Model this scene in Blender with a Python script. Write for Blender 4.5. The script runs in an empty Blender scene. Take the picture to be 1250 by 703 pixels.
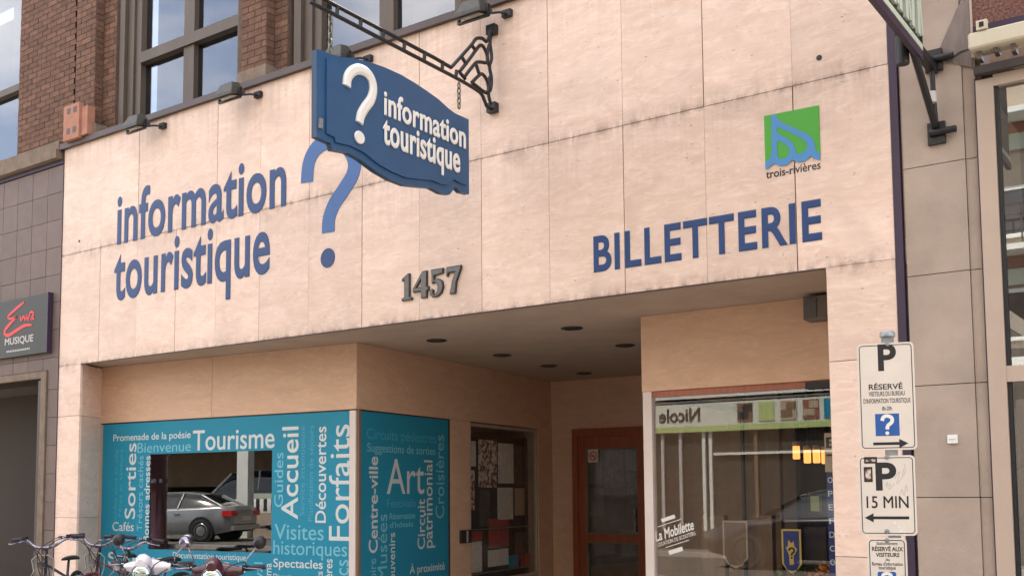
import bpy, bmesh, math, random
from mathutils import Vector, Matrix
random.seed(7)
scene = bpy.context.scene
COL = scene.collection
# ---------------------------------------------------------------- camera
cd = bpy.data.cameras.new('camera'); cam = bpy.data.objects.new('camera', cd); COL.objects.link(cam)
cd.sensor_fit = 'HORIZONTAL'; cd.sensor_width = 36.0; cd.lens = 37.465
cd.shift_x = 0.0155; cd.shift_y = 0.1144; cd.clip_end = 600; cd.clip_start = 0.05
yw, pt, rl = math.radians(-35.739), math.radians(4.633), math.radians(-0.3745)
fw = Vector((math.sin(yw)*math.cos(pt), math.cos(yw)*math.cos(pt), math.sin(pt)))
rt = Vector((math.cos(yw), -math.sin(yw), 0)); up = rt.cross(fw)
r2 = rt*math.cos(rl)+up*math.sin(rl); u2 = up*math.cos(rl)-rt*math.sin(rl)
cam.matrix_world = Matrix(((r2.x, u2.x, -fw.x, 0), (r2.y, u2.y, -fw.y, -8.0), (r2.z, u2.z, -fw.z, 1.6), (0, 0, 0, 1)))
scene.camera = cam
# ---------------------------------------------------------------- light
SUN_EL, SUN_AZ = math.radians(60), math.radians(-28)      # azimuth clockwise from +Y
w = bpy.data.worlds.new('World'); scene.world = w; w.use_nodes = True
wn, wl = w.node_tree.nodes, w.node_tree.links
bg = wn['Background']; bg.inputs['Strength'].default_value = 0.13
sky = wn.new('ShaderNodeTexSky'); sky.sky_type = 'NISHITA'; sky.sun_disc = False
sky.sun_elevation = SUN_EL; sky.sun_rotation = SUN_AZ; sky.dust_density = 2.5; sky.air_density = 1.0; sky.ozone_density = 1.5
tc = wn.new('ShaderNodeTexCoord'); mp = wn.new('ShaderNodeMapping'); mp.inputs['Scale'].default_value = (1.6, 1.6, 4.0)
cn = wn.new('ShaderNodeTexNoise'); cn.inputs['Scale'].default_value = 1.7; cn.inputs['Detail'].default_value = 7; cn.inputs['Roughness'].default_value = .55
cr = wn.new('ShaderNodeValToRGB'); cr.color_ramp.elements[0].position = .43; cr.color_ramp.elements[1].position = .64
cr.color_ramp.elements[0].color = (.12, .12, .12, 1); cr.color_ramp.elements[1].color = (.62, .62, .62, 1)
mx = wn.new('ShaderNodeMix'); mx.data_type = 'RGBA'; mx.inputs['B'].default_value = (11.5, 10.2, 8.9, 1)
wl.new(tc.outputs['Generated'], mp.inputs['Vector']); wl.new(mp.outputs['Vector'], cn.inputs['Vector']); wl.new(cn.outputs['Fac'], cr.inputs['Fac'])
wl.new(cr.outputs['Color'], mx.inputs['Factor']); wl.new(sky.outputs['Color'], mx.inputs['A']); wl.new(mx.outputs['Result'], bg.inputs['Color'])
sd = bpy.data.lights.new('sun', 'SUN'); so = bpy.data.objects.new('sun', sd); COL.objects.link(so)
sd.energy = 5.0; sd.angle = math.radians(.6); sd.color = (1, .88, .74)
sv = Vector((math.sin(SUN_AZ)*math.cos(SUN_EL), math.cos(SUN_AZ)*math.cos(SUN_EL), math.sin(SUN_EL)))
so.rotation_euler = (-sv).to_track_quat('-Z', 'Y').to_euler()
scene.view_settings.view_transform = 'Standard'; scene.view_settings.look = 'None'
scene.view_settings.exposure = 1.98; scene.view_settings.gamma = 1; scene.view_settings.use_curve_mapping = False
scene.cycles.max_bounces = 10; scene.cycles.diffuse_bounces = 8; scene.cycles.transparent_max_bounces = 12
# ---------------------------------------------------------------- materials
def mat(name, col, rough=.6, metal=0, var=0, scale=4, col2=None, stretch=(1, 1, 1), bump=0, bscale=60, rnd=0, coat=0, emit=0, thr=(.35, .65), spec=.5):
    m = bpy.data.materials.new(name); m.use_nodes = True; N, L = m.node_tree.nodes, m.node_tree.links
    b = N['Principled BSDF']; b.inputs['Roughness'].default_value = rough; b.inputs['Metallic'].default_value = metal
    b.inputs['Coat Weight'].default_value = coat; b.inputs['Specular IOR Level'].default_value = spec
    b.inputs['Base Color'].default_value = (*col, 1)
    if emit:
        b.inputs['Emission Color'].default_value = (*col, 1); b.inputs['Emission Strength'].default_value = emit
    out = None; g = N.new('ShaderNodeNewGeometry'); tcx = N.new('ShaderNodeTexCoord'); mpx = N.new('ShaderNodeMapping')
    mpx.inputs['Scale'].default_value = stretch; L.new(tcx.outputs['Object'], mpx.inputs['Vector'])
    if var or col2:
        n = N.new('ShaderNodeTexNoise'); n.inputs['Scale'].default_value = scale; n.inputs['Detail'].default_value = 8; n.inputs['Roughness'].default_value = .6
        L.new(mpx.outputs['Vector'], n.inputs['Vector'])
        r = N.new('ShaderNodeValToRGB'); r.color_ramp.elements[0].position, r.color_ramp.elements[1].position = thr
        c2 = col2 or tuple(c*(1-var) for c in col)
        r.color_ramp.elements[0].color = (*c2, 1); r.color_ramp.elements[1].color = (*col, 1)
        L.new(n.outputs['Fac'], r.inputs['Fac']); out = r.outputs['Color']
    if rnd:
        oi = N.new('ShaderNodeObjectInfo'); mr = N.new('ShaderNodeMapRange')
        mr.inputs['To Min'].default_value = 1-rnd; mr.inputs['To Max'].default_value = 1+rnd*.6
        L.new(oi.outputs['Random'], mr.inputs['Value'])
        mm = N.new('ShaderNodeMix'); mm.data_type = 'RGBA'; mm.blend_type = 'MULTIPLY'; mm.inputs['Factor'].default_value = 1
        if out: L.new(out, mm.inputs['A'])
        else: mm.inputs['A'].default_value = (*col, 1)
        L.new(mr.outputs['Result'], mm.inputs['B']); out = mm.outputs['Result']
    if out: L.new(out, b.inputs['Base Color'])
    if bump:
        n2 = N.new('ShaderNodeTexNoise'); n2.inputs['Scale'].default_value = bscale; n2.inputs['Detail'].default_value = 4
        L.new(mpx.outputs['Vector'], n2.inputs['Vector'])
        bp = N.new('ShaderNodeBump'); bp.inputs['Strength'].default_value = bump; bp.inputs['Distance'].default_value = .01
        L.new(n2.outputs['Fac'], bp.inputs['Height']); L.new(bp.outputs['Normal'], b.inputs['Normal'])
    m['_b'] = 1
    return m
def travertine(name, base, dark, vein, pits=1, grime=True, rnd=.07):
    m = bpy.data.materials.new(name); m.use_nodes = True; N, L = m.node_tree.nodes, m.node_tree.links
    b = N['Principled BSDF']; b.inputs['Roughness'].default_value = .5; b.inputs['Specular IOR Level'].default_value = .35
    tcx = N.new('ShaderNodeTexCoord'); oi = N.new('ShaderNodeObjectInfo')
    sc = N.new('ShaderNodeVectorMath'); sc.operation = 'SCALE'; cmb = N.new('ShaderNodeCombineXYZ')
    mu = N.new('ShaderNodeMath'); mu.operation = 'MULTIPLY'; mu.inputs[1].default_value = 37
    L.new(oi.outputs['Random'], mu.inputs[0]); L.new(mu.outputs[0], cmb.inputs['Z']); L.new(mu.outputs[0], cmb.inputs['X'])
    ad = N.new('ShaderNodeVectorMath'); ad.operation = 'ADD'; L.new(tcx.outputs['Object'], ad.inputs[0]); L.new(cmb.outputs[0], ad.inputs[1])
    def noise(vec, s, st, det=8, ro=.6, dist=0):
        mp_ = N.new('ShaderNodeMapping'); mp_.inputs['Scale'].default_value = st; L.new(vec, mp_.inputs['Vector'])
        n = N.new('ShaderNodeTexNoise'); n.inputs['Scale'].default_value = s; n.inputs['Detail'].default_value = det
        n.inputs['Roughness'].default_value = ro; n.inputs['Distortion'].default_value = dist; L.new(mp_.outputs[0], n.inputs['Vector']); return n.outputs['Fac']
    def ramp(f, p0, p1, c0, c1):
        r = N.new('ShaderNodeValToRGB'); r.color_ramp.elements[0].position = p0; r.color_ramp.elements[1].position = p1
        r.color_ramp.elements[0].color = c0; r.color_ramp.elements[1].color = c1; L.new(f, r.inputs['Fac']); return r.outputs['Color']
    def mix(fac, a, c, mode='MIX'):
        x = N.new('ShaderNodeMix'); x.data_type = 'RGBA'; x.blend_type = mode
        for s, v in (('Factor', fac), ('A', a), ('B', c)):
            if hasattr(v, 'is_linked'): L.new(v, x.inputs[s])
            elif s == 'Factor': x.inputs[s].default_value = v
            else: x.inputs[s].default_value = (*v, 1)
        return x.outputs['Result']
    wht, blk = (1, 1, 1, 1), (0, 0, 0, 1)
    bands = noise(ad.outputs[0], 1.7, (1, 1, 3.2), 9, .62, 1.6)
    col = mix(ramp(bands, .35, .68, blk, wht), dark, base)
    fine = noise(ad.outputs[0], 5.5, (1, 1, 3.6), 10, .68, 1.4)
    col = mix(ramp(fine, .50, .66, blk, (.5, .5, .5, 1)), col, vein)
    if pits:
        p = noise(ad.outputs[0], 17, (1, 1, 2.6), 5, .62)
        area = noise(ad.outputs[0], 3.0, (1, 1, 2.5), 4, .6)
        pm = N.new('ShaderNodeMath'); pm.operation = 'MULTIPLY'
        L.new(ramp(p, .62, .67, blk, wht), pm.inputs[0]); L.new(ramp(area, .50, .60, blk, wht), pm.inputs[1])
        col = mix(pm.outputs[0], col, tuple(c*.42 for c in dark))
    big = noise(ad.outputs[0], .9, (1, 1, 1.3), 4, .6, .5)
    col = mix(ramp(big, .50, .72, blk, (.55, .55, .55, 1)), col, (.50, .385, .32) if pits else tuple(c*.93 for c in base))
    mr = N.new('ShaderNodeMapRange'); mr.inputs['To Min'].default_value = 1-rnd; mr.inputs['To Max'].default_value = 1+rnd*.5
    L.new(oi.outputs['Random'], mr.inputs['Value']); col = mix(1.0, col, mr.outputs['Result'], 'MULTIPLY')
    if grime:     # grime that has collected along the joint between the courses and along the bottom edge
        g = N.new('ShaderNodeNewGeometry'); sx = N.new('ShaderNodeSeparateXYZ'); L.new(g.outputs['Position'], sx.inputs[0])
        for z0, wd, st, ns in ((4.765, .17, .5, (1.6, 1, .8)), (4.765, .035, .9, (1.6, 1, .8)), (3.29, .13, .6, (1.6, 1, .8)), (3.29, .03, .8, (1.6, 1, .8)), (6.21, .75, .28, (3.2, 1, .18)), (4.60, .55, .13, (3.6, 1, .15))):
            a = N.new('ShaderNodeMath'); a.operation = 'SUBTRACT'; L.new(sx.outputs['Z'], a.inputs[0]); a.inputs[1].default_value = z0
            c = N.new('ShaderNodeMath'); c.operation = 'ABSOLUTE'; L.new(a.outputs[0], c.inputs[0])
            d = N.new('ShaderNodeMapRange'); L.new(c.outputs[0], d.inputs['Value']); d.inputs['From Min'].default_value = 0; d.inputs['From Max'].default_value = wd
            d.inputs['To Min'].default_value = st; d.inputs['To Max'].default_value = 0
            nn = noise(g.outputs['Position'], 5, ns, 9, .7, .5)
            e = N.new('ShaderNodeMath'); e.operation = 'MULTIPLY'; L.new(d.outputs[0], e.inputs[0]); L.new(ramp(nn, .42, .68, blk, wht), e.inputs[1])
            col = mix(e.outputs[0], col, (.20, .13, .10))
    L.new(col, b.inputs['Base Color'])
    bp = N.new('ShaderNodeBump'); bp.inputs['Strength'].default_value = .25; bp.inputs['Distance'].default_value = .006
    L.new(fine, bp.inputs['Height']); L.new(bp.outputs['Normal'], b.inputs['Normal'])
    return m
def glass(name, tint=(.85, .88, .88), f0=.07, rough=0.0):
    m = bpy.data.materials.new(name); m.use_nodes = True; N, L = m.node_tree.nodes, m.node_tree.links
    N.remove(N['Principled BSDF']); o = N['Material Output']
    t = N.new('ShaderNodeBsdfTransparent'); t.inputs['Color'].default_value = (*tint, 1)
    g = N.new('ShaderNodeBsdfGlossy'); g.inputs['Roughness'].default_value = rough; g.inputs['Color'].default_value = (.95, .97, 1, 1)
    lw = N.new('ShaderNodeLayerWeight'); lw.inputs['Blend'].default_value = .5
    pw = N.new('ShaderNodeMath'); pw.operation = 'POWER'; pw.inputs[1].default_value = 5; L.new(lw.outputs['Facing'], pw.inputs[0])
    f = N.new('ShaderNodeMath'); f.operation = 'MULTIPLY_ADD'; f.inputs[1].default_value = 1-f0; f.inputs[2].default_value = f0; L.new(pw.outputs[0], f.inputs[0])
    x = N.new('ShaderNodeMixShader'); L.new(f.outputs[0], x.inputs[0]); L.new(t.outputs[0], x.inputs[1]); L.new(g.outputs[0], x.inputs[2]); L.new(x.outputs[0], o.inputs['Surface'])
    return m
M = {}
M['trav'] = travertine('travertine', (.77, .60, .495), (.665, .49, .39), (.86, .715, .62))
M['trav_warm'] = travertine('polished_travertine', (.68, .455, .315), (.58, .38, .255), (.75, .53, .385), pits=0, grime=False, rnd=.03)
M['backing'] = mat('mortar_backing', (.17, .12, .09), .9, var=.4)
M['ceiling'] = mat('soffit_plaster', (.48, .38, .30), .85, var=.14, scale=2.5, bump=.25, bscale=90)
M['teal'] = mat('teal_film', (.020, .245, .37), .5, spec=.2, var=.06, scale=2)
M['ink_white'] = mat('white_print', (.56, .62, .61), .5)
M['ink_mid'] = mat('pale_teal_print', (.16, .46, .56), .5)
M['ink_faint'] = mat('faint_teal_print', (.05, .32, .45), .5)
M['white_metal'] = mat('white_painted_metal', (.68, .60, .55), .4, var=.08)
M['dark_metal'] = mat('dark_bronze_metal', (.045, .035, .03), .45, var=.2)
M['cap'] = mat('brown_metal_flashing', (.075, .05, .045), .5, var=.25, scale=3)
M['brick'] = mat('brown_brick', (.170, .088, .056), .9, var=.35, scale=14, rnd=.28, bump=.4, bscale=70)
M['mortar'] = mat('brick_mortar', (.135, .088, .065), .95, var=.3, scale=20)
M['win_frame'] = mat('brown_window_frame', (.10, .075, .055), .55, var=.2, scale=5, stretch=(1, 1, .2))
M['win_glass'] = glass('sky_reflecting_glass', (.35, .40, .46), .165)
M['shop_glass'] = glass('shop_window_glass', (.95, .96, .95), .06)
M['shop_glass2'] = glass('neighbour_glass', (.6, .64, .64), .16)
M['clear_glass'] = glass('clear_display_glass', (.98, .98, .98), .03)
M['hole_glass'] = glass('dark_window_glass', (.45, .48, .48), .105)
M['room'] = mat('dim_interior_wall', (.36, .25, .16), .9, var=.2)
M['room_dark'] = mat('dark_interior', (.028, .021, .017), .9)
M['curtain'] = mat('pale_curtain', (.16, .19, .23), .9, var=.1, scale=3)
M['blue_paint'] = mat('blue_wall_paint', (.006, .042, .155), .5, var=.12, scale=6)
M['blue_light'] = mat('lighter_blue_paint', (.035, .115, .31), .5, var=.12, scale=5)
M['blue_sign'] = mat('blue_sign_paint', (.012, .075, .185), .45, var=.12, scale=5, coat=.1)
M['blue_dark'] = mat('dark_blue_sign_edge', (.006, .035, .09), .4)
M['sign_white'] = mat('raised_white_lettering', (.74, .73, .68), .45)
M['number'] = mat('grey_metal_numerals', (.12, .115, .11), .4, metal=.3, var=.2, scale=30)
M['number_edge'] = mat('dark_numeral_edge', (.025, .022, .02), .5)
M['iron'] = mat('black_wrought_iron', (.008, .008, .01), .45, var=.2, bump=.2)
M['chain'] = mat('chain_steel', (.18, .17, .13), .4, metal=.7)
M['green'] = mat('emblem_green', (.055, .33, .025), .5)
M['em_blue'] = mat('emblem_blue', (.055, .23, .50), .5)
M['black'] = mat('black_paint', (.012, .012, .014), .5)
M['tile'] = mat('grey_brown_wall_tile', (.15, .105, .088), .6, var=.16, scale=5, rnd=.10, bump=.15)
M['tile_gap'] = mat('tile_grout', (.10, .075, .065), .9)
M['ledge'] = mat('weathered_stone_ledge', (.22, .165, .12), .85, var=.35, scale=6, bump=.3)
M['purple_metal'] = mat('dark_purple_edge_metal', (.035, .02, .045), .5)
M['plum'] = mat('signboard_grey_green', (.022, .025, .021), .5, var=.08)
M['red_script'] = mat('red_script_paint', (.62, .035, .035), .5)
M['grey_text'] = mat('pale_grey_lettering', (.45, .43, .42), .5)
M['concrete'] = mat('grey_concrete_slab', (.42, .335, .27), .85, var=.25, scale=1.6, rnd=.05, bump=.35, bscale=120)
M['patch'] = mat('cement_patch', (.24, .195, .17), .95, var=.3, scale=4, stretch=(4, 1, .6), bump=.5)
M['alu'] = mat('champagne_aluminium', (.44, .345, .275), .42, var=.06)
M['cream'] = mat('cream_awning_case', (.66, .60, .46), .45, var=.08)
M['pebble'] = mat('pebbledash_aggregate', (.27, .13, .10), .95, col2=(.08, .035, .03), scale=60, bump=1, bscale=60)
M['orange_box'] = mat('orange_brown_clay', (.40, .185, .12), .8, var=.2, scale=9)
M['lamp_grey'] = mat('weathered_bronze_floodlight', (.065, .06, .05), .55, metal=.2, var=.35, scale=20)
M['lens'] = mat('floodlight_glass', (.18, .17, .14), .15)
M['door'] = mat('red_brown_door_wood', (.36, .095, .04), .45, var=.3, scale=6, stretch=(5, 5, .4), coat=.2)
M['sign_face'] = mat('white_sign_sheeting', (.70, .63, .55), .5, var=.07, scale=6)
M['galv'] = mat('galvanised_steel', (.30, .32, .33), .45, metal=.6, var=.25, scale=30)
M['sign_blue'] = mat('parking_sign_blue', (.015, .09, .33), .5)
M['speaker'] = mat('grey_speaker_case', (.16, .13, .11), .6, var=.2)
M['asphalt'] = mat('asphalt', (.085, .078, .070), .9, var=.3, scale=3, bump=.6, bscale=150)
M['far_pave'] = mat('grey_paving', (.14, .13, .115), .9, var=.2, scale=2)
M['pave'] = mat('sidewalk_concrete', (.52, .44, .36), .9, var=.18, scale=2, bump=.3)
M['kerb'] = mat('kerb_concrete', (.36, .34, .31), .85, var=.2)
M['line'] = mat('road_marking', (.6, .58, .5), .8, var=.2)
M['opp'] = mat('opposite_stucco', (.42, .35, .27), .9, var=.15)
M['opp_brick'] = mat('opposite_red_brick', (.30, .12, .08), .9, var=.2, scale=12)
M['siding'] = mat('white_green_siding', (.46, .52, .42), .7, var=.1, scale=8, stretch=(8, 1, 1))
M['opp_white'] = mat('white_trim', (.70, .72, .68), .6)
M['opp_dark'] = mat('dark_shopfront', (.04, .034, .028), .8, var=.3)
M['band'] = mat('shop_sign_pale', (.62, .64, .56), .6)
M['lime'] = mat('lime_print', (.42, .52, .20), .6)
M['silver'] = mat('silver_car_paint', (.30, .31, .32), .3, metal=.5, coat=.5)
M['dkblue_car'] = mat('dark_blue_car_paint', (.006, .006, .012), .25, metal=.3, coat=1)
M['white_car'] = mat('white_car_paint', (.7, .7, .7), .3, coat=.6)
M['tyre'] = mat('tyre_rubber', (.02, .02, .02), .8)
M['rim'] = mat('alloy_rim', (.35, .35, .36), .3, metal=.8)
M['car_glass'] = mat('tinted_car_glass', (.015, .018, .02), .08, coat=1)
M['tail'] = mat('red_tail_lamp', (.55, .015, .015), .25)
M['chrome'] = mat('chrome', (.50, .49, .55), .14, metal=1, col2=(.07, .06, .11), scale=11)  # second tone paints dark violet shadows into the chrome colour
M['rubber'] = mat('black_rubber_grip', (.015, .013, .02), .6)
M['mop_white'] = mat('white_moped_paint', (.72, .70, .74), .28, coat=.5)
M['maroon'] = mat('maroon_moped_paint', (.06, .012, .02), .3, coat=.5)
M['bike_red'] = mat('maroon_bicycle_paint', (.14, .02, .035), .35, coat=.4)
M['bike_blk'] = mat('black_bicycle_paint', (.02, .02, .03), .35, coat=.4)
M['mirror'] = mat('mirror_glass', (.6, .75, .75), .03, metal=1)
M['amber'] = mat('amber_lens', (.7, .25, .03), .25)
M['lamp_on'] = mat('lit_orange_shade', (1.0, .40, .10), .6, emit=.45)
M['lamp_dim'] = mat('shade_rim', (.5, .3, .15), .6)
M['navy'] = mat('navy_banner', (.02, .035, .16), .7)
M['gold'] = mat('gold_print', (.55, .38, .08), .6)
M['tan'] = mat('tan_poster', (.42, .33, .23), .7)
M['wood_col'] = mat('tan_timber', (.22, .135, .08), .7, var=.25, scale=4, stretch=(6, 6, .5))
M['flower_o'] = mat('orange_petals', (.6, .2, .03), .7, rnd=.2)
M['flower_g'] = mat('green_leaves', (.12, .2, .04), .7, rnd=.2)
M['paper'] = mat('paper', (.72, .68, .6), .8, var=.25, scale=18)
M['red_paper'] = mat('red_print', (.42, .06, .05), .7, var=.4, scale=16)
M['lea_print'] = mat('patterned_leaflet', (.70, .62, .50), .8, col2=(.14, .04, .04), scale=16, thr=(.45, .55))
M['brown_paper'] = mat('brown_print', (.12, .09, .06), .8, var=.5, scale=12)
M['olive'] = mat('olive_frame', (.16, .17, .12), .6)
# ---------------------------------------------------------------- helpers
OFF = {}
def tag(o, label=None, cat=None, group=None, kind=None):
    for k, v in (('label', label), ('category', cat), ('group', group), ('kind', kind)):
        if v: o[k] = v
    return o
def thing(name, loc, label, cat, group=None, rz=0, local=False):
    o = bpy.data.objects.new(name, None); COL.objects.link(o); o.empty_display_size = .1
    o.location = loc; o.rotation_euler = (0, 0, rz); OFF[o.name] = (0, 0, 0) if local else tuple(loc)
    return tag(o, label, cat, group)
class MB:
    def __init__(s): s.v = []; s.f = []; s.sm = []
    def add(s, vs, fs, smooth=False):
        b = len(s.v); s.v += [tuple(p) for p in vs]; s.f += [tuple(i+b for i in f) for f in fs]; s.sm += [smooth]*len(fs); return s
    def box(s, x0, x1, y0, y1, z0, z1):
        vs = [(x, y, z) for x in (x0, x1) for y in (y0, y1) for z in (z0, z1)]
        return s.add(vs, [(0, 1, 3, 2), (4, 6, 7, 5), (0, 4, 5, 1), (2, 3, 7, 6), (0, 2, 6, 4), (1, 5, 7, 3)])
    def fbox(s, fr, u0, u1, v0, v1, d0, d1):
        vs = [fr.p(u, v, d) for u in (u0, u1) for v in (v0, v1) for d in (d0, d1)]
        return s.add(vs, [(0, 1, 3, 2), (4, 6, 7, 5), (0, 4, 5, 1), (2, 3, 7, 6), (0, 2, 6, 4), (1, 5, 7, 3)])
    def prism(s, fr, pts, d0, d1):     # simple polygon in a frame
        n = len(pts)
        return s.add([fr.p(u, v, d0) for u, v in pts]+[fr.p(u, v, d1) for u, v in pts],
                     [tuple(range(n))[::-1], tuple(range(n, 2*n))]+[(i, (i+1) % n, (i+1) % n+n, i+n) for i in range(n)])
    def tube(s, pts, r, seg=8, closed=False):
        pts = [Vector(p) for p in pts]; n = len(pts); rs = r if isinstance(r, (list, tuple)) else [r]*n; vs = []; pu = None
        for i, p in enumerate(pts):
            a = pts[(i-1) % n] if (i or closed) else p; b = pts[(i+1) % n] if (i < n-1 or closed) else p
            d = (b-a).normalized()
            if pu is None: pu = d.orthogonal().normalized()
            pu = (pu-d*pu.dot(d)).normalized(); q = d.cross(pu)
            for k in range(seg):
                t = 2*math.pi*k/seg; vs.append(p+(pu*math.cos(t)+q*math.sin(t))*rs[i])
        fs = []
        for i in range(n if closed else n-1):
            for k in range(seg):
                a, b = i*seg+k, i*seg+(k+1) % seg; j = ((i+1) % n)*seg
                fs.append((a, b, j+(k+1) % seg, j+k))
        s.add(vs, fs, True)
        if not closed: s.add([vs[k] for k in range(seg)], [tuple(range(seg))[::-1]]); s.add(vs[-seg:], [tuple(range(seg))])
        return s
    def lathe(s, c, ax, prof, seg=20, smooth=True):   # prof: (r, along)
        c = Vector(c); ax = Vector(ax).normalized(); u = ax.orthogonal().normalized(); q = ax.cross(u); vs = []
        for r, h in prof:
            for k in range(seg):
                t = 2*math.pi*k/seg; vs.append(c+ax*h+(u*math.cos(t)+q*math.sin(t))*r)
        fs = [(i*seg+k, i*seg+(k+1) % seg, (i+1)*seg+(k+1) % seg, (i+1)*seg+k) for i in range(len(prof)-1) for k in range(seg)]
        s.add(vs, fs, smooth); s.add(vs[:seg], [tuple(range(seg))[::-1]]); s.add(vs[-seg:], [tuple(range(seg))]); return s
    def build(s, name, m, parent=None, bevel=0):
        if parent is not None and parent.name in OFF: ox, oy, oz = OFF[parent.name]
        else: ox = oy = oz = 0
        vs = s.v; loc = (0, 0, 0)
        if parent is None:       # origin at the base of the mesh
            xs, ys, zs = zip(*vs); loc = ((min(xs)+max(xs))/2, (min(ys)+max(ys))/2, min(zs)); ox, oy, oz = loc
        me = bpy.data.meshes.new(name); me.from_pydata([(x-ox, y-oy, z-oz) for x, y, z in vs], [], s.f); me.update()
        bm = bmesh.new(); bm.from_mesh(me)
        for f, k in zip(bm.faces, s.sm): f.smooth = k
        bmesh.ops.recalc_face_normals(bm, faces=bm.faces[:])
        if bevel: bmesh.ops.bevel(bm, geom=bm.edges[:], offset=bevel, segments=1, affect='EDGES')
        bm.to_mesh(me); bm.free()
        me.materials.append(M[m] if isinstance(m, str) else m)
        o = bpy.data.objects.new(name, me); COL.objects.link(o); o.location = loc
        OFF[o.name] = (ox, oy, oz)
        if parent is not None: o.parent = parent
        return o
class Frame:
    def __init__(s, O, U, V, N): s.O, s.U, s.V, s.N = Vector(O), Vector(U).normalized(), Vector(V).normalized(), Vector(N).normalized()
    def p(s, u, v, d=0): return s.O+s.U*u+s.V*v+s.N*d
    def rot(s, u, v, ang):
        c, k = math.cos(ang), math.sin(ang); return Frame(s.p(u, v), s.U*c+s.V*k, s.V*c-s.U*k, s.N)
def curve_mesh(c, ext):
    o = bpy.data.objects.new('tmp_shape', c); COL.objects.link(o); bpy.context.view_layer.update()
    me = bpy.data.meshes.new_from_object(o.evaluated_get(bpy.context.evaluated_depsgraph_get()))
    r = ([tuple(v.co) for v in me.vertices], [tuple(p.vertices) for p in me.polygons])
    bpy.data.objects.remove(o); bpy.data.meshes.remove(me); return r
_g = {}
def glyph(ch, bev):
    k = (ch, round(bev, 3))
    if k not in _g:
        c = bpy.data.curves.new('tmp_glyph', 'FONT'); c.body = ch; c.size = 1; c.resolution_u = 5
        c.extrude = .005; c.bevel_depth = bev; c.bevel_resolution = 0
        _g[k] = curve_mesh(c, 0); bpy.data.curves.remove(c)
    return _g[k]
def xmax(st, bev=0):
    k = ('w', st, bev)
    if k not in _g:
        vs, _ = glyph(st, bev); _g[k] = (min(v[0] for v in vs), max(v[0] for v in vs)) if vs else (0, 0)
    return _g[k]
def adv(st):  # advance of a string
    return xmax(st+'I')[0] if False else xmax(st+'I')[1]-xmax('I')[1]
def ref_h(ch):
    vs, _ = glyph(ch, 0); return max(v[1] for v in vs)
def letters(fr, st, u0, v0, wd, h, rot=0, bev=0.0, th=.004, mt='ink_white', parent=None, name='letter', split=True, shear=0, d0=.001, href=None, sq=1.0):
    """lettering in a frame: width and first-letter height in metres; one mesh per letter or one per word"""
    f2 = fr.rot(u0, v0, math.radians(90) if rot == 1 else rot)
    lo, hi = xmax(st, bev); sx = wd/(hi-lo); sy = h/ref_h(href or st[0]); outs = []; mb = MB()
    for i, ch in enumerate(st):
        if ch == ' ': continue
        vs, fs = glyph(ch, bev); a = adv(st[:i]) if i else 0
        if not split or True:
            tgt = MB() if split else mb
            zs = [v[2] for v in vs]; z0, z1 = min(zs), max(zs); gx = [v[0] for v in vs]; gm = (min(gx)+max(gx))/2
            tgt.add([f2.p(((v[0]-gm)*sq+gm+a-lo)*sx+shear*v[1]*sy, v[1]*sy, d0+th*(v[2]-z0)/max(1e-6, z1-z0)) for v in vs], fs)
            if split: outs.append(tgt.build(name, mt, parent))
    if not split: outs.append(mb.build(name, mt, parent))
    return outs
def shape(fr, loops, d0, d1, name, mt, parent=None, bev=0):
    """filled outline with holes, given thickness"""
    c = bpy.data.curves.new('tmp_outline', 'CURVE'); c.dimensions = '2D'; c.fill_mode = 'BOTH'; c.extrude = .5
    for lp in loops:
        sp = c.splines.new('POLY'); sp.points.add(len(lp)-1); sp.use_cyclic_u = True
        for q, (u, v) in zip(sp.points, lp): q.co = (u, v, 0, 1)
    vs, fs = curve_mesh(c, 0); bpy.data.curves.remove(c); mb = MB()
    mb.add([fr.p(v[0], v[1], d0+(v[2]+.5)*(d1-d0)) for v in vs], fs); return mb.build(name, mt, parent)
def smooth_path(pts, n=6):
    out = []
    for i in range(len(pts)-1):
        p0, p1, p2, p3 = pts[max(i-1, 0)], pts[i], pts[i+1], pts[min(i+2, len(pts)-1)]
        for k in range(n):
            t = k/n; out.append(tuple(.5*((2*b)+(-a+c)*t+(2*a-5*b+4*c-d)*t*t+(-a+3*b-3*c+d)*t**3) for a, b, c, d in zip(p0, p1, p2, p3)))
    out.append(tuple(pts[-1])); return out
def ribbon(fr, pts, wid, d0, d1, n=6, chamf=0):
    """flat stroke of given width along a path in a frame; chamf rounds its front"""
    w0 = wid if isinstance(wid, (list, tuple)) else [wid]*len(pts)
    P = smooth_path([(a, b, c) for (a, b), c in zip(pts, w0)], n); prof = []
    for i, (u, v, ww) in enumerate(P):
        a, b = P[max(i-1, 0)], P[min(i+1, len(P)-1)]; dx, dy = b[0]-a[0], b[1]-a[1]; l = math.hypot(dx, dy) or 1; nx, ny = -dy/l, dx/l; h = ww/2; c = chamf
        prof.append([fr.p(u+nx*h, v+ny*h, d0), fr.p(u+nx*h, v+ny*h, d0+(d1-d0)*(.5 if c else 1)), fr.p(u+nx*(h-c), v+ny*(h-c), d1), fr.p(u-nx*(h-c), v-ny*(h-c), d1), fr.p(u-nx*h, v-ny*h, d0+(d1-d0)*(.5 if c else 1)), fr.p(u-nx*h, v-ny*h, d0)])
    vs = [p for r in prof for p in r]; fs = [(i*6+k, i*6+(k+1) % 6, i*6+6+(k+1) % 6, i*6+6+k) for i in range(len(prof)-1) for k in range(6)]
    fs += [(0, 1, 2, 3, 4, 5)[::-1], tuple(range(len(vs)-6, len(vs)))]
    return MB().add(vs, fs)
def disc(fr, u, v, ru, rv, d0, d1, n=20):
    return MB().prism(fr, [(u+ru*math.cos(2*math.pi*k/n), v+rv*math.sin(2*math.pi*k/n)) for k in range(n)], d0, d1)
Z = (0, 0, 1)
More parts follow.
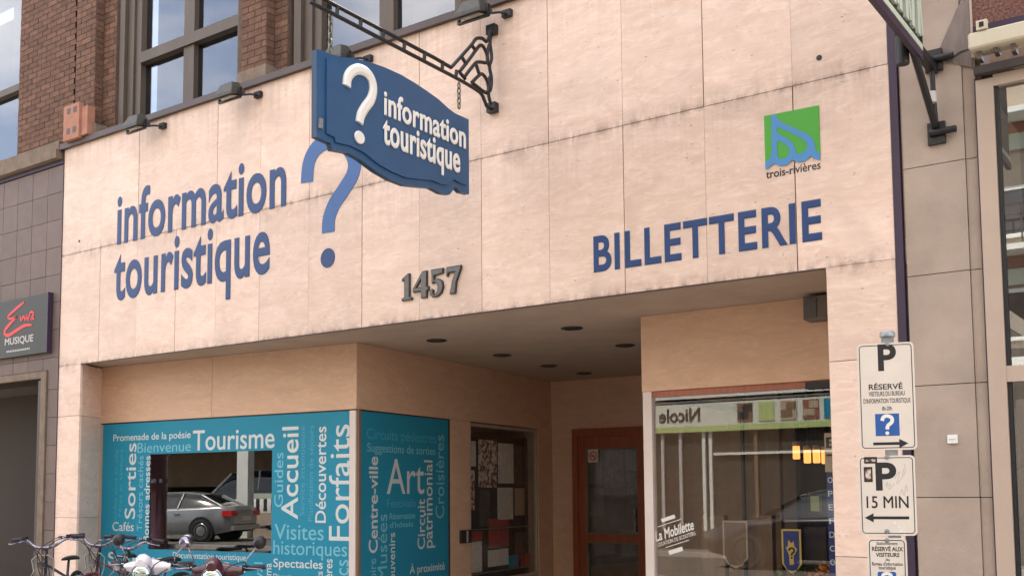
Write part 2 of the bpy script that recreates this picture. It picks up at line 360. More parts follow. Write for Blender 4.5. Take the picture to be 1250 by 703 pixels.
FAS = Frame((0, 0, 0), (1, 0, 0), Z, (0, -1, 0))                        # street face of the travertine
FA, FB = Vector((-12.66, .5, 0)), Vector((-8.32, .86, 0))
FILM = Frame(FA, FB-FA, Z, ((FB-FA).cross(Vector(Z))))                   # display window, slightly turned
SA, SB = Vector((-8.32, .85, 0)), Vector((-8.99, 5.97, 0))
SPL = Frame(SA, SB-SA, Z, ((SB-SA).cross(Vector(Z))))                    # side wall of the entrance
SGN = Frame((-5.72, 0, 0), (0, 1, 0), Z, (1, 0, 0))                      # face of the hanging sign
BOX = Frame((0, 1.25, 0), (1, 0, 0), Z, (0, -1, 0))                      # front of the right-hand window
BACK = Frame((0, 5.97, 0), (1, 0, 0), Z, (0, -1, 0))
PKD = Vector((-1.599, 5.8, 0)).normalized()
PRK = Frame((-1.599, -2.2, 0), (PKD.y, -PKD.x, 0), Z, -PKD)              # parking plates, turned to the road
# ================================================================ ground and street
def struct(mb, name, m, kind='structure'): return tag(mb.build(name, m), kind=kind)
struct(MB().box(-300, 300, -300, 300, -.6, -.155), 'ground', 'asphalt')
struct(MB().box(-90, 60, -15, -3.2, -.15, -.12), 'road', 'asphalt')
sw = struct(MB().box(-90, 60, -3.0, 60, -.15, 0), 'sidewalk', 'pave')
mb = MB()
for i in range(-50, 30): mb.box(i*1.5, i*1.5+.012, -3.0, -.02, .0005, .002)
mb.build('joint', 'backing', sw)['kind'] = 'stuff'
struct(MB().box(-90, 60, -3.2, -3.0, -.15, .004), 'kerb', 'kerb')
struct(MB().box(-90, 60, -60, -15.2, -.15, .0), 'opposite_sidewalk', 'far_pave')
struct(MB().box(-90, 60, -15.2, -15.0, -.15, .004), 'opposite_kerb', 'kerb')
mb = MB()
for i in range(-20, 12): mb.box(i*4, i*4+2, -9.2, -9.08, -.119, -.116)
struct(mb, 'road_marking', 'line')

# ================================================================ tourist office
TO = thing('tourist_office_building', (-7.5, 0, 0), 'travertine clad tourist office with a deep recessed entrance and teal lettered display windows', 'building')
XS = [-12.88, -12.01, -11.24, -10.48, -9.746, -9.005, -8.228, -7.45, -6.68, -5.913, -5.148, -4.379, -3.616, -2.862, -2.125]
rr = random.Random(3)
for i in range(len(XS)-1):
    for z0, z1 in ((3.29, 4.762), (4.768, 6.21)):
        g = (.0012, .004, .002, .0035, .0015, .005)[(i*5+(z0 > 4)) % 6]; g2 = (.0012, .004, .002, .0035, .0015, .005)[(i*5+5+(z0 > 4)) % 6]
        MB().box(XS[i]+g, XS[i+1]-g2, -.0-rr.uniform(0, .0025), .03, z0, z1).build('travertine_panel', 'trav', TO)
for z0, z1 in ((0.02, 1.1), (1.105, 2.562), (2.567, 3.287)):
    MB().box(-2.64, -2.128, -.001, .03, z0, z1).build('travertine_panel', 'trav', TO)
    MB().box(-2.64, -2.61, .032, 1.22, z0, z1).build('travertine_panel', 'trav', TO)
for z0, z1 in ((0.02, 1.3), (1.305, 2.615), (2.62, 3.287)):
    MB().box(-12.877, -12.39, -.001, .03, z0, z1).build('travertine_panel', 'trav', TO)
    MB().add([(-12.42, .031, z0), (-12.39, .031, z0), (-12.675, .52, z0), (-12.705, .52, z0), (-12.42, .031, z1), (-12.39, .031, z1), (-12.675, .52, z1), (-12.705, .52, z1)],
             [(0, 1, 2, 3), (4, 5, 6, 7), (0, 1, 5, 4), (1, 2, 6, 5), (2, 3, 7, 6), (3, 0, 4, 7)]).build('travertine_panel', 'trav', TO)
b = MB()                                                                   # masonry behind the slabs
b.box(-12.87, -2.13, .031, .30, 3.31, 6.20); b.box(-2.60, -2.13, .031, 6.2, 0, 3.29); b.box(-12.86, -12.72, .031, .62, 0, 3.29)
b.box(-12.9, -2.13, 6.2, 6.5, 0, 9.3)
b.build('masonry_core', 'backing', TO)
MB().box(-12.86, -2.13, .031, 6.0, 3.306, 3.5).build('ceiling', 'ceiling', TO)
MB().box(-12.92, -2.11, -.055, .30, 6.211, 6.285).build('flashing', 'cap', TO)
MB().box(-12.6, -2.66, .002, .028, 3.281, 3.289).build('drip_edge', 'cap', TO)
# --- left display window
FW = (FB-FA).length
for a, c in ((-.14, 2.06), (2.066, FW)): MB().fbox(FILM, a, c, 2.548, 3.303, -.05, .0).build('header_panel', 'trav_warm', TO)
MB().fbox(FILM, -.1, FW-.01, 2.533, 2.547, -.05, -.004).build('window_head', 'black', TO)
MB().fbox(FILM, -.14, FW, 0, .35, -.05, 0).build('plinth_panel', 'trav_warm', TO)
MB().fbox(FILM, -.045, .03, .351, 2.532, -.05, .012).build('window_jamb', 'alu', TO)
H0, H1, H2, H3 = .95, 3.068, .895, 2.113
film = MB().fbox(FILM, .035, H0, .36, 2.53, -.02, -.010).fbox(FILM, H1, FW-.10, .36, 2.53, -.02, -.010).fbox(FILM, H0, H1, H3, 2.53, -.02, -.010).fbox(FILM, H0, H1, .36, H2, -.02, -.010).build('window_film', 'teal', TO)
MB().fbox(FILM, H0-.02, H1+.02, H2-.02, H3+.02, -.03, -.022).build('pane', 'hole_glass', TO)
MB().fbox(FILM, FW-.10, FW-.012, .36, 2.53, -.04, .01).build('corner_post', 'white_metal', TO)
MB().fbox(FILM, FW-.010, FW+.022, .36, 2.545, -.05, -.01).build('corner_post', 'wood_col', TO)
words1 = [
 ('Promenade de la poésie', 0.241, 2.303, 1.45, 0.088, 0) + (.012, 'ink_white'), ('Bienvenue', 0.715, 2.137, 0.985, 0.129, 0) + (.0, 'ink_mid'),
 ('Tourisme', 1.733, 2.143, 1.371, 0.246, 0) + (.014, 'ink_white'), ('Sorties', 0.691, 1.279, 0.988, 0.194, 1) + (.012, 'ink_white'),
 ('Trésors cachés', 0.832, 1.122, 0.974, 0.096, 1) + (.0, 'ink_mid'), ('Bonnes adresses', 0.962, 0.987, 1.107, 0.101, 1) + (.014, 'ink_white'),
 ('Cafés', 0.263, 1.122, 0.411, 0.115, 0) + (.008, 'ink_white'), ('Famille', 0.324, 0.976, 0.503, 0.101, 0) + (0, 'ink_faint'),
 ('Sourires', 0.189, 0.683, 1.197, 0.161, 0) + (.016, 'ink_white'), ('Documentation touristique', 1.41, 0.797, 1.255, 0.073, 0) + (0.004, 'ink_white'),
 ('Tours', 2.293, 0.655, 0.369, 0.109, 0) + (.01, 'ink_white'), ('Visites', 3.119, 1.06, 0.752, 0.179, 0) + (.004, 'ink_mid'),
 ('historiques', 3.101, 0.884, 1.112, 0.162, 0) + (0, 'ink_mid'), ('Spectacles', 3.105, 0.735, 0.755, 0.098, 0) + (.016, 'ink_white'),
 ('Divertissement', 3.107, 0.595, 0.604, 0.062, 0) + (.004, 'ink_white'), ('Guides', 3.244, 1.437, 0.643, 0.136, 1) + (0, 'ink_mid'),
 ('Accueil', 3.475, 1.295, 1.087, 0.249, 1) + (.016, 'ink_white'), ('Service attentionné', 3.577, 1.338, 1.045, 0.068, 1) + (0, 'ink_faint'),
 ('Planification de séjours', 3.709, 1.273, 1.11, 0.071, 1) + (0, 'ink_faint'), ('Découvertes', 3.898, 1.258, 1.108, 0.152, 1) + (.016, 'ink_white'),
 ('Forfaits', 4.241, 1.059, 1.318, 0.291, 1) + (.003, 'ink_white'), ('Parcs', 4.236, 0.362, 0.484, 0.197, 1) + (0, 'ink_mid'),
 ('Rivières', 4.001, 0.434, 0.415, 0.112, 1) + (.012, 'ink_white'), ('Festival', 2.938, 0.214, 0.568, 0.138, 1) + (0, 'ink_mid'),
 ('Cinéma', 3.075, 0.393, 0.383, 0.107, 1) + (.01, 'ink_white'), ('Sports', 3.859, 0.4, 0.305, 0.091, 1) + (.012, 'ink_white'),
 ('Rendez-vous en ville', 0.341, 1.201, 0.994, 0.065, 1) + (0, 'ink_faint'), ('Fêtes et saveurs', 0.434, 1.309, 0.883, 0.067, 1) + (0, 'ink_faint')]
for st, u, v, wd, h, ro, bv, mt in words1:
    letters(FILM, st, u, v, wd, h, ro, bv*.6, .0015, mt, film, 'letter' if h > .09 else 'word', split=h > .09, d0=-.0095)
# --- side wall of the entrance
SW = 5.16
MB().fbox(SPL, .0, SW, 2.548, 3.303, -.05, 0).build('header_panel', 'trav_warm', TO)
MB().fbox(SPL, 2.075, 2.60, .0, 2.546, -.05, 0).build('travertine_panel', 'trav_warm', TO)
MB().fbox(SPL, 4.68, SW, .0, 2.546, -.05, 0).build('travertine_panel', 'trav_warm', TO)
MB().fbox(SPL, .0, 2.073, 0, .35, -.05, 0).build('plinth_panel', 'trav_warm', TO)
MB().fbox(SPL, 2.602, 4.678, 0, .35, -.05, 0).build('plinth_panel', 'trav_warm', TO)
film2 = MB().fbox(SPL, .035, 2.04, .36, 2.53, -.02, -.010).build('window_film', 'teal', TO)
MB().fbox(SPL, .02, 2.07, 2.531, 2.546, -.04, -.003).fbox(SPL, 2.042, 2.07, .36, 2.53, -.04, -.003).build('window_frame', 'dark_metal', TO)
words2 = [
 ('Circuits pédestres', 0.217, 2.222, 1.52, 0.119, 0) + (0, 'ink_faint'), ('Suggestions de sorties', 0.226, 2.072, 1.491, 0.099, 0) + (.004, 'ink_mid'),
 ('Art', 0.628, 1.584, 0.824, 0.416, 0) + (.0, 'ink_white'), ('Centre-ville', 0.438, 0.908, 1.109, 0.173, 1) + (.016, 'ink_white'),
 ('Circuit', 1.467, 0.901, 0.617, 0.166, 1) + (.008, 'ink_white'), ('patrimonial', 1.645, 0.906, 1.094, 0.151, 1) + (.008, 'ink_white'),
 ('Croisières', 1.93, 1.268, 1.063, 0.205, 1) + (0, 'ink_mid'), ('Musées', 0.634, 0.575, 0.773, 0.191, 1) + (0, 'ink_mid'),
 ('Souvenirs', 0.8, 0.485, 0.642, 0.124, 1) + (.01, 'ink_white'), ('Histoire', 0.408, 0.358, 0.487, 0.131, 1) + (0, 'ink_mid'),
 ('Festivals', 0.628, 1.425, 0.625, 0.096, 0) + (0, 'ink_faint'), ('Réservation', 0.687, 1.283, 0.558, 0.073, 0) + (.002, 'ink_mid'),
 ("d'hôtels", 0.687, 1.185, 0.51, 0.063, 0) + (.002, 'ink_mid'), ('À proximité', 1.124, 0.618, 0.819, 0.094, 0) + (.008, 'ink_white')]
for st, u, v, wd, h, ro, bv, mt in words2:
    letters(SPL, st, u, v, wd, h, ro, bv, .0015, mt, film2, 'letter' if h > .09 else 'word', split=h > .09, d0=-.0095, href=('t' if st[0] == 'p' else 'A' if st[0] == 'À' else None))
wf = MB()
for a in ((2.602, 2.64, .36, 2.53), (4.64, 4.678, .36, 2.53), (2.64, 4.64, 2.49, 2.53), (2.64, 4.64, .36, .40)): wf.fbox(SPL, a[0], a[1], a[2], a[3], -.06, -.012)
wf.build('window_frame', 'alu', TO)
MB().fbox(SPL, 2.642, 4.638, .402, 2.488, -.04, -.036).build('pane', 'clear_glass', TO)
# --- back wall, door
DX0, DX1 = -8.60, -7.38
for a in ((-8.985, DX0-.002, 0, 2.546), (-8.985, -4.95, 2.548, 3.303), (DX1+.002, -4.95, 0, 2.546)): MB().box(a[0], a[1], 5.97, 6.03, a[2], a[3]).build('travertine_panel', 'trav_warm', TO)
df = MB().box(DX0, DX0+.10, 5.93, 5.99, 0, 2.545).box(DX1-.10, DX1, 5.93, 5.99, 0, 2.545).box(DX0+.10, DX1-.10, 5.93, 5.99, 2.43, 2.545)
df.build('door_frame', 'door', TO)
d = MB().box(DX0+.105, -8.35, 5.945, 5.985, .02, 2.425).box(-7.47, DX1-.105, 5.945, 5.985, .02, 2.425)
for a in ((2.24, 2.425), (.84, .96), (.02, .3)): d.box(-8.349, -7.471, 5.945, 5.985, a[0], a[1])
door = d.build('door', 'door', TO)
for z0, z1 in ((.961, 2.239), (.301, .839)):
    MB().box(-8.349, -8.33, 5.935, 5.98, z0, z1).box(-7.49, -7.471, 5.935, 5.98, z0, z1).box(-8.33, -7.49, 5.935, 5.98, z1-.02, z1).box(-8.33, -7.49, 5.935, 5.98, z0, z0+.02).build('glazing_bead', 'olive', door)
    MB().box(-8.33, -7.49, 5.955, 5.963, z0+.02, z1-.02).build('pane', 'shop_glass', door)
MB().box(-7.53, -7.505, 5.90, 5.93, 1.0, 1.35).build('handle', 'chrome', door)
nf = Frame((-8.225, 5.93, 2.13), (1, 0, 0), Z, (0, -1, 0))
st_ = MB().fbox(nf, -.09, .09, -.10, .10, 0, .003).build('sticker', 'paper', door)
# --- right-hand display box
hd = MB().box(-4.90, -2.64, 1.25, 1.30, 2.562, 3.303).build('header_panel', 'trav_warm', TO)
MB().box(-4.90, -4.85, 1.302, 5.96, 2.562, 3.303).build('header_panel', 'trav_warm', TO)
MB().box(-4.87, -2.64, 1.27, 1.31, 2.50, 2.560).build('window_head', 'door', TO)
MB().box(-3.27, -2.645, 1.235, 1.268, 2.488, 2.548).build('blind_case', 'black', TO)
MB().box(-4.893, -4.80, 1.252, 1.33, 0, 2.559).build('corner_post', 'white_metal', TO)
MB().box(-4.885, -4.855, 1.335, 5.96, .352, .42).box(-4.885, -4.855, 1.335, 5.96, 2.49, 2.556).box(-4.885, -4.855, 3.6, 3.68, .42, 2.49).build('window_frame', 'dark_metal', TO)
MB().box(-4.872, -4.866, 1.335, 5.96, .42, 2.49).build('pane', 'shop_glass', TO)
MB().box(-4.90, -4.85, 1.335, 5.96, 0, .35).build('plinth_panel', 'trav_warm', TO)
MB().box(-4.798, -2.645, 1.29, 1.298, .40, 2.498).build('pane', 'shop_glass', TO)
MB().box(-4.798, -2.645, 1.26, 1.32, 0, .398).build('plinth_panel', 'trav_warm', TO)
# rooms behind the glass
MB().box(-4.86, -2.62, 5.9, 5.96, 0, 3.3).build('interior_wall', 'room', TO)
MB().box(-4.80, -2.62, 1.33, 5.9, .0, .06).build('interior_floor', 'room', TO)
MB().box(-12.6, -8.75, 1.6, 1.65, 0, 3.3).build('interior_wall', 'room_dark', TO)
mb = MB().fbox(SPL, 2.5, 4.75, 0, 3.3, -.75, -.70).fbox(SPL, 2.5, 2.55, 0, 3.3, -.70, -.06).fbox(SPL, 4.72, 4.76, 0, 3.3, -.70, -.06); mb.build('interior_wall', 'room', TO)
MB().box(-8.9, -7.1, 7.6, 7.65, 0, 3.3).box(-8.9, -8.85, 6.55, 7.6, 0, 3.3).box(-7.15, -7.1, 6.55, 7.6, 0, 3.3).build('interior_wall', 'room_dark', TO)
for x0, x1, m in ((-4.75, -4.35, 'wood_col'), (-4.3, -4.2, 'room'), (-4.35, -4.0, 'room_dark')):
    MB().box(x0, x1, 3.4 if m == 'wood_col' else 3.9, 3.5 if m == 'wood_col' else 4.0, .06, 3.3).build('interior_column', m, TO)
MB().box(-4.86, -2.62, 4.2, 4.3, 0.06, 3.3).build('added_partition', 'room', TO)  # invented partition, set forward so the interior catches more light
MB().box(-4.7, -4.45, 2.1, 2.2, .06, 1.35).box(-4.15, -3.95, 2.1, 2.2, .06, 1.35).box(-4.45, -4.15, 2.12, 2.18, 1.2, 1.3).box(-4.45, -4.15, 2.12, 2.18, .5, .62).build('low_wood_panel', 'wood_col', TO)
MB().box(-3.50, -3.30, 1.75, 1.95, .06, 1.25).build('dark_stand', 'room_dark', TO)
MB().box(-3.75, -2.7, 3.2, 3.5, 1.32, 1.37).box(-3.75, -3.7, 3.2, 3.5, .06, 1.32).build('counter', 'opp_white', TO)
for x_, h_, m_ in ((-3.95, .16, 'lime'), (-3.6, .12, 'paper'), (-3.5, .2, 'red_paper'), (-3.38, .1, 'lime'), (-3.28, .22, 'paper'), (-3.15, .14, 'brown_paper')):
    MB().box(x_, x_+.09, 3.22, 3.30, 1.372, 1.372+h_).build('counter_item', m_, TO)
MB().box(-3.45, -3.28, 3.0, 3.03, 1.55, 1.72).build('hung_notice', 'paper', TO)
# --- upper storey: piers, windows
def brick_wall(regions, parent, budget):
    """regions: frame, u0, u1, v0, v1"""
    rest = MB(); cnt = 0; mesh_cache = {}
    allb = []
    for fr, u0, u1, v0, v1 in regions:
        row = 0; v = v0
        while v < v1:
            u = u0-(.115 if row % 2 else 0)
            while u < u1-.02:
                a, b_ = max(u, u0), min(u+.222, u1)
                if b_-a > .03: allb.append((fr, a+.003, b_-.003, v+.003, min(v+.074, v1)-.002))
                u += .228
            v += .078; row += 1
    allb.sort(key=lambda t: (t[0].p(t[1], t[3])-Vector((0, -8, 1.6))).length)
    for k, (fr, a, b_, v, vv) in enumerate(allb):
        e = random.uniform(0, .004)
        if k < budget: MB().fbox(fr, a, b_, v, vv, -.004, e).build('brick', 'brick', parent)
        else: rest.fbox(fr, a, b_, v, vv, -.004, e)
    if rest.v: rest.build('brickwork', 'brick', parent)['kind'] = 'stuff'
def wallf(y): return Frame((0, y, 0), (1, 0, 0), Z, (0, -1, 0))
def sidef(x): return Frame((x, 0, 0), (0, 1, 0), Z, (1, 0, 0))
brick_wall([(wallf(.05), -9.41, -8.99, 6.45, 7.75), (wallf(.17), -8.985, -8.77, 6.29, 7.75), (sidef(-8.985), .055, .165, 6.45, 7.75),
            (wallf(.17), -12.30, -12.02, 6.29, 8.5), (sidef(-12.305), .055, .165, 6.42, 8.5), (wallf(.05), -12.75, -12.31, 6.29, 8.5)], TO, 299)
core = MB()
for x0, x1, y in ((-9.41, -8.99, .055), (-8.99, -8.77, .175), (-12.31, -12.02, .175), (-12.86, -12.31, .055), (-6.1, -5.7, .07), (-2.9, -2.13, .07), (-5.7, -5.5, .19), (-6.3, -6.1, .19), (-9.63, -9.41, .19)):
    core.box(x0, x1, y, .6, 6.286, 9.4)
core.box(-12.86, -2.13, .61, .7, 9.25, 9.4)
core.build('pier', 'mortar', TO)
for x0, x1 in ((-9.42, -8.93), (-12.4, -12.18)):
    MB().box(x0, x1, -.01, .20, 6.287, 6.44).build('stone_block', 'ledge', TO)
def upper_window(x0, x1, parent, z0=6.36, zt=7.27, ztop=9.3, mull=True):
    y = .25; f = MB()
    f.box(x0-.36, x0-.25, y-.05, .45, z0-.07, ztop).box(x0-.245, x0-.12, y, .45, z0-.07, ztop).box(x0-.115, x0, y+.03, .45, z0-.07, ztop)
    f.box(x1+.25, x1+.36, y-.05, .45, z0-.07, ztop).box(x1, x1+.245, y, .45, z0-.07, ztop)
    f.box(x0, x1, y+.02, .45, z0-.07, z0+.06)
    wn_ = f.build('window', 'win_frame', parent)
    MB().box(x0, x1, y+.01, .44, zt-.07, zt+.07).build('transom', 'win_frame', wn_)
    xm = (x0+x1)/2
    if mull: MB().box(xm-.10, xm+.10, y+.04, .43, z0+.061, zt-.071).box(xm-.10, xm+.10, y+.04, .43, zt+.071, ztop).build('mullion', 'win_frame', wn_)
    for a, c in (((x0, xm-.10), (xm+.10, x1)) if mull else ((x0, x1),)):
        for p, q in ((z0+.06, zt-.07), (zt+.07, ztop)): MB().box(a, c, .36, .366, p, q).build('pane', 'win_glass', wn_)
    return wn_
upper_window(-11.64, -9.72, TO); upper_window(-8.34, -6.42, TO); upper_window(-5.2, -3.2, TO)
MB().box(-12.8, -2.2, 1.4, 1.5, 6.2, 9.4).box(-12.8, -2.2, .46, 1.4, 9.3, 9.4).box(-12.8, -2.2, .46, 1.4, 6.2, 6.25).build('interior_wall', 'room_dark', TO)
for x0, x1 in ((-11.62, -11.2), (-10.45, -10.2), (-7.2, -6.6)): MB().box(x0, x1, .52, .56, 6.3, 9.2).build('curtain', 'curtain', TO)

# ================================================================ left neighbour
LN = thing('neighbour_building', (-15.5, 0, 0), 'grey tiled shop front with brown brick upper wall left of the travertine facade', 'building')
ux = [-12.885-.37*k for k in range(0, 14)]; zs = [3.256, 3.42]+[3.42+.372*k for k in range(1, 8)]
for i in range(len(ux)-1):
    for j in range(len(zs)-1):
        if zs[j+1] > 6.03: continue
        MB().box(ux[i+1]+.004, ux[i]-.004, -rr.uniform(0, .003), .03, zs[j]+.003, zs[j+1]-.003).build('wall_tile', 'tile', LN)
for k in range(9):
    MB().box(-13.13+.003, -12.889, -.001, .03, .02+k*.372, .02+(k+1)*.372-.006).build('wall_tile', 'tile', LN)
MB().box(-18, -12.885, .041, .2, 3.2, 6.1).box(-18, -12.885, .2, 6, 5.9, 6.0).box(-13.12, -12.885, .031, 2, 0, 3.3).build('wall', 'tile_gap', LN)  # middle box is an unseen slab, added to stop sunlight leaking through
MB().box(-18, -12.89, -.012, .03, 6.035, 6.09).build('shadow_gap', 'purple_metal', LN)
MB().box(-18, -12.93, -.10, .3, 6.10, 6.22).box(-18, -12.93, -.06, .3, 6.222, 6.34).build('ledge', 'ledge', LN)
MB().box(-12.884, -12.878, -.012, .03, 0, 6.2).build('edge_strip', 'purple_metal', LN)
# doorway
MB().box(-13.27, -13.145, -.02, .04, 0, 3.25).box(-17.9, -13.27, -.02, .04, 3.16, 3.25).build('door_surround', 'ledge', LN)
MB().box(-13.36, -13.302, .0, .06, 0, 3.13).build('door_frame', 'dark_metal', LN)
MB().box(-18, -13.2, .9, .95, 0, 3.2).box(-18, -13.3, .2, .9, 3.1, 3.2).box(-13.36, -13.3, .07, .9, 0, 3.1).build('recess_wall', 'room_dark', LN)
brick_wall([(wallf(.05), -14.15, -12.76, 6.345, 8.9)], LN, 299)
MB().box(-14.155, -12.76, .055, .6, 6.34, 9.4).box(-18, -12.76, .61, .7, 9.2, 9.4).build('pier', 'mortar', LN)
f = MB().box(-14.20, -14.157, .25, .5, 6.34, 9.5).box(-18, -14.20, .22, .5, 6.34, 6.48); wn_ = f.build('window', 'win_frame', LN)
MB().box(-18, -14.20, .25, .48, 7.50, 7.60).build('transom', 'win_frame', wn_)
MB().box(-18, -14.20, .34, .346, 6.48, 7.50).build('pane', 'win_glass', wn_); MB().box(-18, -14.20, .34, .346, 7.60, 9.5).build('pane', 'win_glass', wn_)
MB().box(-18, -13.2, 1.4, 1.5, 6.2, 9.6).build('interior_wall', 'room_dark', LN); MB().box(-15.15, -14.9, .5, .54, 6.4, 9.4).build('curtain', 'curtain', LN)

# ================================================================ right neighbour
RN = thing('stone_building', (-1, 0, 0), 'grey concrete clad building with a tall aluminium framed window on the right', 'building')
zj = [0.02, .74, 1.54, 2.34, 3.142, 3.942, 5.35, 6.4, 7.4]
for a, c in zip(zj, zj[1:]):
    MB().box(-2.045, -1.62, -.001, .04, a+.003, c-.003).build('concrete_slab', 'concrete', RN)
    MB().box(-1.616, -1.535, .012, .04, a+.003, c-.003).build('concrete_slab', 'concrete', RN)
MB().box(-2.05, -1.50, .041, .4, 0, 7.5).build('wall', 'backing', RN)
MB().box(-2.122, -2.066, -.010, .05, 0, 7.5).build('edge_strip', 'purple_metal', RN)
pf = FAS
cp = shape(pf, [[(-1.596, 5.11), (-1.632, 5.047), (-1.693, 4.923), (-1.76, 4.787), (-1.808, 4.712), (-1.747, 4.685), (-1.662, 4.701), (-1.541, 4.695), (-1.523, 5.162), (-1.594, 5.183)]], .0015, .007, 'cement_patch', 'patch', RN)
shape(pf, [[(-1.763, 4.701), (-1.692, 4.665), (-1.637, 4.634), (-1.545, 4.593), (-1.541, 4.695), (-1.662, 4.701)]], .0015, .006, 'cement_patch', 'patch', RN)
ribbon(pf, [(-1.781, 4.696), (-1.735, 4.694), (-1.691, 4.695), (-1.657, 4.705), (-1.623, 4.721), (-1.578, 4.728), (-1.54, 4.73)], [.004, .01, .014, .012, .016, .012, .01], .007, .010).build('crack', 'black', RN)
MB().box(-1.535, -1.525, -.02, .05, 0, 4.5).build('edge_strip', 'purple_metal', RN)
MB().box(-1.524, -1.41, -.035, .06, 0, 4.48).box(-1.41, 3.0, -.03, .06, 2.33, 2.44).box(-1.41, 3.0, -.03, .06, 4.42, 4.50).box(-1.41, 3, -.03, .06, 0, .4).build('window_frame', 'alu', RN)
MB().box(-1.409, -1.385, -.01, .05, .4, 2.33).box(-1.409, -1.385, -.01, .05, 2.44, 4.42).build('glazing_bead', 'black', RN)
for z0, z1 in ((.4, 2.33), (2.44, 4.42)): MB().box(-1.385, 3, .02, .028, z0, z1).build('pane', 'shop_glass2', RN)
MB().box(-1.5, 3, 1.5, 1.6, 0, 4.6).box(-1.5, 3, .07, 1.5, 4.51, 4.6).build('interior_wall', 'room_dark', RN)
MB().box(-1.53, 3.2, -.0, .1, 4.78, 8).build('pebbledash_panel', 'pebble', RN)
MB().box(-1.545, -1.53, -.015, .1, 4.66, 8).build('panel_edge', 'alu', RN)
aw = thing('awning_case', (0, -.1, 4.6), 'cream retracted awning case fixed above the tall window at the right edge', 'awning')
MB().box(-1.53, 3.2, -.20, -.002, 4.655, 4.77).build('case', 'cream', aw, bevel=.012)
MB().box(-1.50, 3.2, -.17, -.01, 4.772, 4.82).build('top_rail', 'purple_metal', aw)
MB().box(-1.47, -1.40, -.21, -.15, 4.775, 4.84).build('bracket', 'cream', aw); MB().box(-1.45, -1.42, -.215, -.211, 4.79, 4.825).build('bolt', 'black', aw)
g = MB()
for k in range(6): g.box(-1.49+k*.11, -1.46+k*.11, -.13, -.03, 4.60+.02*(k % 2), 4.652)
g.build('arm_joint', 'speaker', aw)['kind'] = 'stuff'; MB().box(-1.52, 3.2, -.10, -.035, 4.505, 4.56).build('folded_arm', 'dark_metal', aw)
so_ = thing('wall_socket', (-1.78, 0, 1.94), 'small white cover plate fixed on the grey concrete wall right of the parking plates', 'cover plate')
MB().box(-1.812, -1.745, -.02, -.002, 1.92, 1.98).build('plate', 'opp_white', so_); MB().box(-1.80, -1.757, -.023, -.020, 1.946, 1.951).build('slot', 'grey_text', so_)

# ================================================================ wall lettering
WL = thing('wall_lettering', (-10.4, 0, 3.9), 'large blue painted words information touristique on the travertine left of the question mark', 'lettering')
for t in (('information', -11.669, 4.765, 3.093, 0.58, 0), ('touristique', -11.708, 4.052, 2.883, 0.614, 0)):
    letters(FAS, t[0], t[1], t[2], t[3], t[4], 0, .021, .004, 'blue_paint', WL, 'letter', d0=.003, href='i', sq=.96)
QM = thing('painted_question_mark', (-8, 0, 3.9), 'big light blue painted question mark on the travertine partly behind the hanging sign', 'question mark')
q1 = [(-8.26, 4.949), (-8.237, 5.153), (-8.139, 5.289), (-7.967, 5.345), (-7.786, 5.308), (-7.631, 5.198), (-7.559, 5.043), (-7.593, 4.901), (-7.722, 4.765), (-7.852, 4.637), (-7.924, 4.498), (-7.934, 4.35)]
ribbon(FAS, q1, .185, .003, .007).build('hook', 'blue_light', QM)
disc(FAS, *(-7.938, 4.077), .105, .105, .003, .007).build('dot', 'blue_paint', QM)
BL = thing('billetterie_lettering', (-3.6, 0, 3.5), 'dark blue capital letters BILLETTERIE on the travertine over the right window', 'lettering')
t = ('BILLETTERIE', -4.699, 3.519, 2.046, 0.299, 0)
letters(FAS, t[0], t[1], t[2], t[3], t[4], 0, .026, .004, 'blue_paint', BL, 'letter', d0=.003, sq=.90)
# numerals 1457, drawn as outlines with serifs
HN = thing('house_number', (-6.4, 0, 3.45), 'dark grey metal house number 1457 on the travertine above the entrance', 'house number')
DIG = {'1': [[(.02, 0), (.98, 0), (.98, .09), (.76, .13), (.76, 1), (.60, 1), (.05, .83), (.05, .74), (.26, .77), (.26, .13), (.02, .09)]],
 '4': [[(.52, -.0), (.92, -.0), (.92, .26), (1.04, .26), (1.04, .42), (.92, .42), (.92, 1), (.62, 1), (-.02, .40), (-.02, .26), (.52, .26)], [(.52, .42), (.20, .42), (.52, .72)]],
 '5': [[(.12, 1), (.16, .48), (.34, .52), (.50, .46), (.55, .32), (.48, .14), (.32, .08), (.24, .14), (.28, .24), (.16, .30), (.04, .22), (.04, .08), (.22, -.02), (.52, -.02), (.80, .10), (.92, .32), (.84, .54), (.60, .64), (.34, .62), (.32, .76), (.88, .80), (.92, 1)]],
 '7': [[(.04, 1), (.02, .66), (.12, .66), (.18, .78), (.60, .78), (.40, .46), (.24, .0), (.62, .0), (.70, .42), (1.02, .90), (1.02, 1)]]}
n0 = (-6.897, 3.497); n1 = (-6.898, 3.766); n2 = (-6.131, 3.503); hN = n1[1]-n0[1]; wN = (n2[0]-n0[0]); cwn = [.20, .27, .27, .26]; xx = n0[0]
